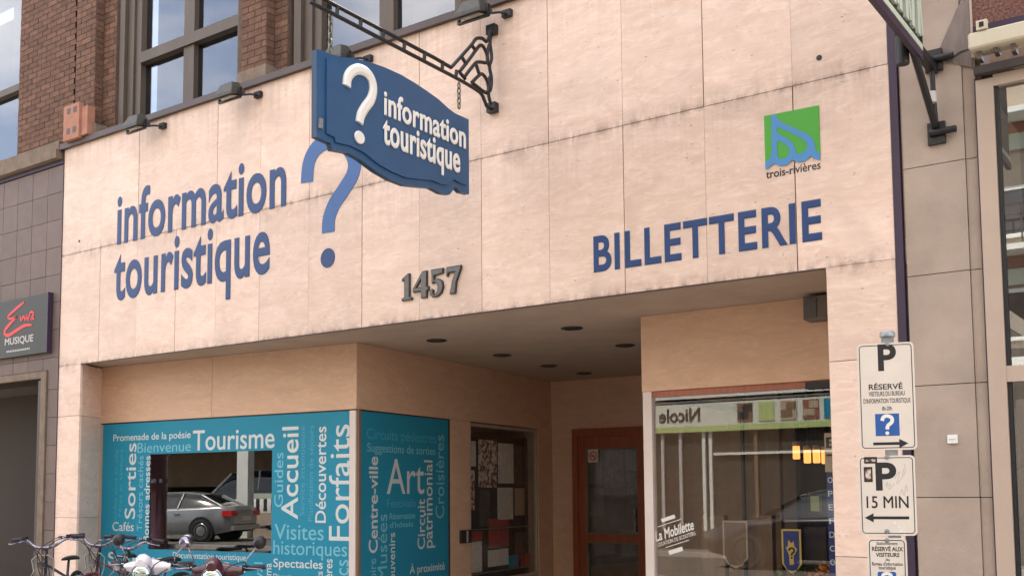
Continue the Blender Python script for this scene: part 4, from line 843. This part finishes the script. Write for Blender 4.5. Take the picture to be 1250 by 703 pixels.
for v in (1.08, .48): MB().fbox(SPL, 2.64, 4.6, v, v+.012, -.148, -.08).build('shelf', 'olive', LR)
for k, (u0, m) in enumerate(((3.95, 'teal'), (4.3, 'red_paper'))): MB().fbox(SPL, u0, u0+.28, .50, .68, -.14+k*.02, -.12+k*.02).build('booklet', m, LR)
bb = MB()
# ================================================================ across the street (seen in the windows)
OB = thing('opposite_building', (-4, -17, 0), 'shop building across the street seen mirrored in the right windows', 'building')
OF = Frame((0, -16.5, 0), (-1, 0, 0), Z, (0, 1, 0))           # u runs to -x
b = MB().box(-17, 9, -22, -16.52, 4.55, 13); b.build('upper_wall', 'opp', OB)
MB().box(-17, 9, -22, -21.9, 0, 4.5).box(-17, 9, -21.9, -16.6, 4.4, 4.54).box(-17, -16.9, -21.9, -16.6, 0, 4.4).build('shop_wall', 'opp_dark', OB)
for z in (6.25, 9.12): MB().box(-17, 9, -16.50, -16.40, z, z+.24).build('brick_band', 'opp_brick', OB)
for z in (5.88, 8.78): MB().box(-17, 9, -16.50, -16.38, z, z+.34).build('siding_band', 'siding', OB)
for z in (6.50, 9.37): MB().box(-17, 9, -16.50, -15.7, z, z+.12).build('balcony_slab', 'opp_white', OB)
for k in range(9):
    x = -15.5+k*2.8
    for z in (6.9, 4.7):
        w_ = MB().box(x-.08, x, -16.50, -16.42, z, z+1.1).box(x+1.3, x+1.38, -16.5, -16.42, z, z+1.1).box(x, x+1.3, -16.5, -16.42, z, z+.08).box(x, x+1.3, -16.5, -16.42, z+1.02, z+1.1).build('window', 'opp_white', OB)
        MB().box(x, x+1.3, -16.50, -16.45, z+.08, z+1.02).build('pane', 'car_glass', w_)
rail = MB().box(-9, 9, -15.74, -15.70, 7.42, 7.47).box(-9, 9, -15.73, -15.71, 7.2, 7.23)
for k in range(45): rail.box(-9+k*.4, -8.97+k*.4, -15.73, -15.71, 6.62, 7.42)
rail.build('railing', 'dark_metal', OB)
for k in range(7): MB().box(-8+k*2.3, -7.2+k*2.3, -15.71, -15.69, 6.7, 7.2).build('balcony_panel', 'opp_white', OB)
MB().box(-16.9, 9, -16.6, -16.45, 0, .5).build('shop_plinth', 'opp_dark', OB)
for x0 in (-15.2, -13.75, -13.2, -12.5, -12.3, -11.0, -8.2, -6, -3.4, -1, 2, 5, 8):
    MB().box(x0, x0+.09, -16.55, -16.44, .5, 3.2).build('shopfront_post', 'grey_text' if x0 in (-13.75, -13.2) else 'opp_white' if x0 in (-12.5, -12.3, -6, -1, 5) else 'wood_col', OB)
MB().box(-16.9, 9, -16.56, -16.52, .5, 3.25).build('shopfront_pane', 'opp_dark', OB)
MB().box(-12.16, -8.3, -16.50, -16.43, 2.55, 2.62).build('glazing_bar', 'opp_white', OB)
NS = thing('shop_fascia', (-11.5, -16.45, 3.3), 'pale green shop fascia reading Nicole L with coloured squares, mirrored in the right window', 'sign')
MB().box(-16.5, -8.0, -16.50, -16.36, 3.28, 3.98).build('board', 'band', NS); MB().box(-16.5, -8.0, -16.50, -16.35, 3.20, 3.36).build('lower_stripe', 'lime', NS)
NF = Frame((0, -16.36, 0), (-1, 0, 0), Z, (0, 1, 0))
letters(NF, 'Nicole L.', 12.5, 3.50, 1.7, .36, 0, .02, .02, 'black', NS, 'letter', d0=.002)
for x, m in ((-11.2, 'wood_col'), (-10.6, 'lime'), (-10.0, 'tan'), (-9.4, 'opp_brick'), (-8.85, 'teal')):
    MB().box(x-.21, x+.21, -16.359, -16.34, 3.42, 3.92).build('picture_square', m, NS)
    if m in ('wood_col', 'tan', 'opp_brick'): MB().box(x-.2, x+.1, -16.339, -16.33, 3.5, 3.68).box(x-.05, x+.2, -16.339, -16.33, 3.70, 3.88).build('picture', {'wood_col': 'black', 'tan': 'wood_col', 'opp_brick': 'tan'}[m], NS)
MB().box(-17, 9, -16.50, -16.3, 4.12, 4.34).build('canopy', 'opp_white', OB); MB().box(-17, 9, -16.50, -16.38, 4.02, 4.06).build('canopy_rail', 'band', OB)
PG = thing('covered_parking', (-28, -23, 0), 'covered parking hall across the street with pale columns, mirrored in the teal window', 'building')
MB().box(-60, -17.2, -30, -29.8, 0, 5).box(-60, -17.2, -29.8, -20.1, 4.4, 6.6).box(-17.3, -17.1, -29.8, -20.1, 0, 4.4).build('hall', 'opp_dark', PG)
MB().box(-60, -17.2, -20.1, -20.0, 3.9, 6.6).build('hall_front', 'opp', PG)
for x in (-21.0, -27.2, -33.5, -40): MB().box(x, x+.5, -19.95, -19.6, 0, 4.0).build('column', 'opp_white', PG)
MB().box(-26.6, -21.1, -19.9, -19.8, 0, .9).build('low_wall', 'opp', PG)
for k in range(16): MB().box(-26.5+k*.34, -26.38+k*.34, -19.88, -19.83, .95, 1.4).build('baluster', 'opp_dark', PG)
MB().box(-26.6, -21.1, -19.9, -19.8, 1.42, 1.6).build('coping', 'siding', PG)
MB().box(-60, -17.2, -25, -24.9, 1.9, 4.1).build('hall_partition', 'room', PG)
PC = thing('advertising_column', (-26.3, -14.7, -.12), 'maroon street column mirrored at the left edge of the gap in the teal window', 'column')
MB().lathe((-26.3, -14.7, -.12), Z, [(.36, 0), (.36, .25), (.31, .3), (.31, 2.9), (.37, 2.95), (.37, 3.1), (.2, 3.3)], 20).build('shaft', 'maroon', PC)
MB().lathe((-26.3, -14.7, 1.95), Z, [(.33, 0), (.33, .12)], 20).build('band', 'chrome', PC)

def loft(secs, closed_ends=True):
    mb = MB(); n = len(secs[0]); vs = [p for s in secs for p in s]; fs = [(i*n+k, i*n+k+1, (i+1)*n+k+1, (i+1)*n+k) for i in range(len(secs)-1) for k in range(n-1)]
    mb.add(vs, fs, True); mb.add(secs[0], [tuple(range(n))]); mb.add(secs[-1], [tuple(range(n))[::-1]]); return mb
def car(name, loc, rz, label, cat, paint, van=False, sc=1.0):
    t = thing(name, loc, label, cat, rz=rz, local=True); t.scale = (sc, sc, sc)
    # local: front toward +x, ground z=0
    S_ = [(-2.33, .50, .86, .72), (-2.25, .30, .97, .84), (-1.9, .24, 1.03, .90), (-1.2, .22, .99, .92), (-.3, .20, .96, .92), (.6, .20, .94, .92), (1.3, .22, .88, .90), (1.9, .24, .80, .86), (2.2, .28, .70, .78), (2.33, .38, .58, .62)]
    if van: S_ = [(-2.5, .35, 1.15, .9), (-2.4, .3, 1.2, .95), (0, .25, 1.15, .96), (1.4, .25, 1.12, .95), (2.1, .3, 1.0, .9), (2.45, .4, .85, .75)]
    secs = []
    for x, zb, zs, w_ in S_:
        h = [(w_*.90, zb), (w_*.99, zb+.12), (w_, (zb+zs)/2), (w_*.985, zs-.08), (w_*.93, zs), (w_*.5, zs+.03), (0, zs+.04)]
        secs.append([(x, y, z) for y, z in h]+[(x, -y, z) for y, z in h[::-1][1:]])
    body = loft(secs).build('body', paint, t)
    R_ = [(-1.95, 1.02, 1.03, .70), (-1.25, .98, 1.36, .60), (-.6, .97, 1.43, .58), (.1, .96, 1.42, .58), (.5, .95, 1.34, .60), (1.25, .90, .92, .72)]
    if van: R_ = [(-2.42, 1.18, 1.75, .80), (-2.2, 1.16, 1.95, .80), (0, 1.14, 1.98, .80), (1.0, 1.12, 1.90, .78), (1.9, 1.05, 1.12, .80)]
    gs = []
    for x, z0, z1, w_ in R_:
        wb = .86 if not van else .92
        h = [(wb if z1-z0 > .1 else w_, z0-.03), ((wb+w_)/2 if z1-z0 > .1 else w_, (z0+z1)/2), (w_, z1-.03), (w_*.8, z1), (0, z1+.015)]
        gs.append([(x, y, z) for y, z in h]+[(x, -y, z) for y, z in h[::-1][1:]])
    loft(gs).build('cabin_glass', 'car_glass', t)
    rf = []
    for x, z0, z1, w_ in (R_[1:-1] if not van else R_[:-1]):
        h = [(w_+.012, z1-.05), (w_*.82, z1+.012), (0, z1+.028)]
        rf.append([(x, y, z) for y, z in h]+[(x, -y, z) for y, z in h[::-1][1:]])
    loft(rf).build('roof', paint, t)
    for s in (1, -1):
        pil = MB()
        for i in range(len(R_)-1):
            a, c = R_[i], R_[i+1]
            if i in (0, len(R_)-2): pil.tube([(a[0], s*(a[3]+.01), a[2]-.02), (c[0], s*(c[3]+.01), c[2]-.02)], .035, 6)
        mid = R_[2]; pil.tube([(mid[0], s*.875, mid[1]-.02), (mid[0]-.05, s*(mid[3]+.015), mid[2]-.03)], .03, 6)
        pil.build('window_pillar', paint, t)
        MB().box(-.7, -.5, s*.925-.012, s*.925+.012, .78, .81).build('door_handle', 'chrome', t)
        MB().box(-2.36, -2.05, s*.74-.19, s*.74+.12 if s > 0 else s*.74+.19, .74, .90).build('tail_lamp', 'tail', t)
        MB().box(1.95, 2.28, s*.66-.12, s*.66+.12, .56, .68).build('headlamp', 'lens', t)
        MB().box(.75, .95, s*1.0-.07, s*1.0+.07, .93, 1.05).build('wing_mirror', paint, t)
        for x in (-1.38, 1.40):
            MB().lathe((x, s*.91, .33), (0, s, 0), [(.40, -.2), (.40, .012)], 24).build('wheel_arch', 'black', t)
            wh = MB().lathe((x, s*.78, .32), (0, s, 0), [(.24, 0), (.31, .02), (.32, .06), (.32, .14), (.30, .165), (.235, .165), (.225, .15)], 24).build('wheel', 'tyre', t)
            MB().lathe((x, s*.935, .32), (0, s, 0), [(.22, -.03), (.22, .0), (.17, -.01), (.05, .012)], 16).build('rim', 'rim' if paint != 'dkblue_car' else 'tyre', wh)
    MB().box(-2.37, -2.30, -.26, .26, .60, .72).build('number_plate', 'paper', t)
    MB().box(-2.38, -2.2, -.80, .80, .33, .48).build('bumper', paint, t)
    return t
car('parked_car', (-28.0, -17.35, 0), math.radians(168), 'silver grey saloon parked across the street, mirrored in the gap of the teal window', 'car', 'silver', sc=1.15)
car('parked_car', (-7.55, -12.6, -.12), math.radians(180), 'dark blue saloon parked across the street, faintly mirrored in the right window', 'car', 'dkblue_car', sc=1.2)
car('parked_van', (-27.7, -22.4, 0), math.radians(176), 'white van parked under the hall across the street, mirrored behind the silver saloon', 'van', 'white_car', van=True, sc=1.26)

# ================================================================ bicycles and mopeds in front of the window
def wheel(t, x, r, tread, z=None):
    z = z or r; w_ = MB().tube([(x+math.cos(a)*r, 0, z+math.sin(a)*r) for a in [2*math.pi*k/32 for k in range(32)]], tread, 8, True).build('wheel', 'tyre', t)
    MB().tube([(x+math.cos(a)*(r-tread-.01), 0, z+math.sin(a)*(r-tread-.01)) for a in [2*math.pi*k/32 for k in range(32)]], .010, 6, True).build('rim', 'chrome', w_)
    b = MB()
    for k in range(16):
        a = 2*math.pi*k/16; b.tube([(x, .02*(-1)**k, z), (x+math.cos(a)*(r-tread), 0, z+math.sin(a)*(r-tread))], .0018, 4)
    b.tube([(x, -.04, z), (x, .04, z)], .02, 8); b.build('spokes', 'chrome', w_)
def bicycle(loc, rz, label, paint, lean=0, steer=0):
    t = thing('bicycle', loc, label, 'bicycle', 'bicycles parked before the window', rz=rz, local=True); t.rotation_euler = (lean, 0, rz); t.scale = (1.05, 1.05, 1.05)
    wheel(t, .58, .33, .02); wheel(t, -.50, .33, .02)
    MB().tube([(.38, 0, .84), (.42, 0, .70), (-.10, 0, .28)], .018).tube([(.38, 0, .80), (-.22, 0, .62)], .015).tube([(-.10, 0, .28), (-.26, 0, .78)], .016).tube([(-.10, 0, .28), (-.50, .05, .33)], .010).tube([(-.22, 0, .66), (-.50, .05, .33)], .009).tube([(-.22, 0, .66), (-.50, -.05, .33)], .009).build('frame', paint, t)
    MB().tube([(.42, .0, .70), (.44, .055, .66), (.58, .055, .33)], .012).tube([(.42, .0, .70), (.44, -.055, .66), (.58, -.055, .33)], .012).build('fork', paint, t)
    MB().tube([(.395, 0, .80), (.36, 0, .93), (.40, 0, .975)], .014).lathe((.40, -.03, .975), (0, 1, 0), [(.024, 0), (.024, .06)], 12).build('stem', 'black', t)
    h = [(.30, -.36, 1.065), (.32, -.25, 1.075), (.38, -.17, 1.04), (.41, -.09, .985), (.41, 0, .975), (.41, .09, .985), (.38, .17, 1.04), (.32, .25, 1.075), (.30, .36, 1.065)]
    MB().tube([tuple(p) for p in smooth_path(h, 4)], .0165, 10).build('handlebar', 'chrome', t)
    for s in (1, -1):
        MB().tube([(.325, s*.235, 1.077), (.30, s*.37, 1.068)], [.019, .021], 10).build('grip', 'rubber', t)
        MB().box(.30, .37, s*.225-.018, s*.225+.018, 1.06, 1.10).build('lever_clamp', 'black', t)
        MB().tube([(.36, s*.22, 1.06), (.40, s*.26, 1.045), (.37, s*.36, 1.03), (.375, s*.385, 1.035)], [.009, .007, .006, .008], 6).build('brake_lever', 'chrome', t)
        MB().tube([tuple(p) for p in smooth_path([(.38, s*.21, 1.07), (.50, s*.12, 1.03), (.50, s*.04, .90), (.43, s*.02, .74)], 4)], .005, 5).build('cable', 'black', t)
        MB().tube([tuple(p) for p in smooth_path([(.37, s*.22, 1.07), (.56, s*.20, 1.08), (.60, s*.02, .97), (.48, -s*.05, .80), (.40, -s*.04, .66)], 4)], .0045, 5).build('cable', 'rubber', t)
    MB().lathe((.36, .14, 1.065), Z, [(.022, 0), (.024, .012), (.012, .026)], 12).build('bell', 'chrome', t)
    MB().tube([(.45, -.10, .74), (.47, -.11, .86), (.47, -.06, .90), (.47, .06, .90), (.47, .11, .86), (.45, .10, .74), (.55, .12, .66), (.55, -.12, .66)], .008, 6, True).build('front_rack', 'galv', t)
    MB().lathe((.47, 0, .80), (1, 0, 0), [(.025, 0), (.04, .03), (.04, .06)], 14).build('front_lamp', 'chrome', t)
    MB().tube([(-.26, 0, .78), (-.28, 0, .81)], .013).build('seat_post', 'chrome', t)
    sd_ = [[(x, w_*c, .82+hh*s_) for c, s_ in ((1, -.4), (.9, .4), (.5, .9), (0, 1), (-.5, .9), (-.9, .4), (-1, -.4))] for x, w_, hh in ((-.42, .06, .02), (-.38, .085, .035), (-.28, .08, .03), (-.18, .035, .025), (-.10, .02, .02))]
    loft(sd_).build('saddle', 'black', t)
    MB().tube([(.30+.0+math.cos(a)*.36+.28, 0, .33+math.sin(a)*.36) for a in [math.radians(20+i*13) for i in range(10)]], .016, 6).build('mudguard', paint, t)
    MB().lathe((-.10, .04, .28), (0, 1, 0), [(.09, 0), (.09, .006)], 20).tube([(-.10, .06, .28), (.02, .07, .16)], .010).tube([(-.10, -.06, .28), (-.22, -.07, .40)], .010).build('crank', 'chrome', t)
    for s in (1, -1): MB().box(-.02-.1*(s < 0)*1.9, .06-.1*(s < 0)*1.9, s*.08-.03 if s < 0 else .08, s*.08+.03 if s > 0 else -.05, .15 if s > 0 else .39, .17 if s > 0 else .41).build('pedal', 'black', t)
    return t
bicycle(((-10.96, -1.35, 0.976)[0]-.12, -1.0, 0), math.radians(-52), 'leftmost bicycle with chrome riser handlebar and dark purple grips', 'bike_blk', lean=.05)
bicycle(((-10.858, -0.75, 0.987)[0]-.10, -.45, 0), math.radians(-60), 'bicycle with maroon mudguard between the left bicycle and the white moped', 'bike_red', lean=-.03)
def moped(loc, rz, label, paint, s1=1):
    t = thing('moped', loc, label, 'moped', 'mopeds parked before the teal window', rz=rz, local=True); t.scale = (.98, .98, .98)
    wheel(t, .62, .25, .035); wheel(t, -.58, .25, .035)
    MB().tube([(.30, 0, .92), (.44, 0, .56)], .03, 10).tube([(.44, .08, .56), (.62, .09, .25)], .02).tube([(.44, -.08, .56), (.62, -.09, .25)], .02).box(.42, .46, -.09, .09, .54, .58).build('fork', 'chrome', t)
    fd = [[(.62+math.cos(a)*.30, y, .25+math.sin(a)*.30-abs(y)*.25) for y in (-.07, -.04, 0, .04, .07)] for a in [math.radians(10+i*16) for i in range(10)]]
    loft(fd).build('front_mudguard', paint, t)
    # handlebar cowl: a tapering casing along the bar, headlamp in its middle
    cs = []
    for y, r in ((-.23, .03), (-.18, .045), (-.09, .068), (0, .082), (.09, .068), (.18, .045), (.23, .03)):
        cs.append([(.30+r*.9*math.cos(a), y, .955+r*math.sin(a)) for a in [2*math.pi*k/12 for k in range(13)]])
    loft(cs).build('handlebar_cowl', paint, t)
    hl = MB().lathe((.34, 0, .90), (1, 0, -.1), [(.05, -.06), (.085, .0), (.098, .06), (.104, .075), (.100, .095), (.088, .098)], 28).build('headlamp', 'chrome', t)
    MB().lathe((.435, 0, .890), (1, 0, -.1), [(.087, 0), (.07, .014), (.03, .024)], 24).build('lens', 'mirror', hl)
    MB().lathe((.463, .02, .86), (1, 0, -.1), [(.03, 0), (.02, .006)], 12).build('bulb_cover', 'amber', hl)
    MB().tube([(.30, 0, .99), (.40, 0, 1.0), (.455, 0, .995)], [.05, .085, .04], 10).build('lamp_peak', paint, t)
    for s in (1, -1):
        MB().tube([(.29, s*.22, .962), (.25, s*.29, .985), (.22, s*.30, .99)], .013, 8).build('handlebar', 'chrome', t)
        MB().tube([(.27, s*.25, .975), (.20, s*.40, .985)], [.024, .022], 10).build('grip', 'rubber', t)
        MB().box(.25, .30, s*.245-.025, s*.245+.025, .955, 1.005).build('switch_block', 'black', t)
        MB().tube([(.30, s*.24, .985), (.33, s*.27, .98), (.30, s*.40, .97)], [.009, .008, .007], 6).build('brake_lever', 'chrome', t)
        MB().tube([tuple(p) for p in smooth_path([(.26, s*.24, .99), (.25, s*.25, 1.06), (.22, s*.30, 1.13), (.22, s*.33, 1.17)], 4)], .006, 6).build('mirror_stem', 'chrome', t)
        mi = MB().lathe((.21, s*.345, 1.20), (1, 0, .05), [(.02, .045), (.045, .03), (.058, .0), (.060, -.012), (.052, -.014)], 20).build('mirror', 'chrome' if s == s1 else 'black', t)
        MB().lathe((.198, s*.345, 1.20), (-1, 0, -.05), [(.050, 0), (.048, .003)], 20).build('mirror_glass', 'mirror', mi)
        MB().lathe((.37, s*.16, .80), (1, 0, 0), [(.015, -.03), (.032, 0), (.028, .03)], 14).build('indicator', 'amber', t)
        MB().tube([tuple(p) for p in smooth_path([(.30, s*.22, .95), (.42, s*.15, .88), (.42, s*.05, .74), (.38, s*.02, .62)], 4)], .006, 5).build('cable', 'black', t)
        MB().tube([tuple(p) for p in smooth_path([(.29, s*.25, .98), (.44, s*.30, 1.04), (.50, s*.16, .99), (.44, s*.06, .80)], 4)], .005, 5).build('cable', 'rubber', t)
    sh = [[(.36-.22*((z-.25)/.5)+.04*abs(y)/.2, y, z) for y in (-.20, -.12, 0, .12, .20)] for z in (.25, .4, .55, .70, .80)]
    b = MB(); n = 5
    for k in range(4):
        for j in range(4): b.add([sh[k][j], sh[k][j+1], sh[k+1][j+1], sh[k+1][j]], [(0, 1, 2, 3)]); b.add([tuple(Vector(p)+Vector((-.02, 0, 0))) for p in (sh[k][j], sh[k][j+1], sh[k+1][j+1], sh[k+1][j])], [(0, 3, 2, 1)])
    b.build('leg_shield', paint, t)
    MB().box(-.30, .36, -.13, .13, .24, .29).build('footboard', 'black', t, bevel=.01)
    bd = [[(x, w_*c, z0+hh*s_) for c, s_ in ((1, 0), (1, .6), (.8, .95), (0, 1), (-.8, .95), (-1, .6), (-1, 0))] for x, w_, z0, hh in ((-.18, .08, .30, .30), (-.30, .14, .28, .40), (-.55, .15, .34, .36), (-.80, .10, .44, .24), (-.90, .05, .50, .14))]
    loft(bd).build('rear_body', paint, t)
    loft([[(x, w_*c, z0+.06*s_) for c, s_ in ((1, 0), (.95, .8), (0, 1), (-.95, .8), (-1, 0))] for x, w_, z0 in ((-.05, .07, .70), (-.18, .12, .71), (-.45, .13, .73), (-.75, .11, .75))]).build('seat', 'black', t)
    MB().box(-.93, -.89, -.05, .05, .50, .58).build('tail_lamp', 'tail', t)
    return t
bicycle(((-10.064, -0.75, 0.82)[0], -.62, 0), math.radians(-75), 'black bicycle standing directly behind the white moped', 'bike_blk', lean=-.06)
moped(((-8.383, -1.9, 0.947)[0]-.10, -1.62, -.0), math.radians(-62), 'white moped with round chrome headlamp left of the maroon one', 'mop_white', 1)
moped(((-7.412, -1.9, 0.981)[0]-.10, -1.62, -.0), math.radians(-62), 'maroon moped with round chrome headlamp right of the white one', 'maroon', -1)
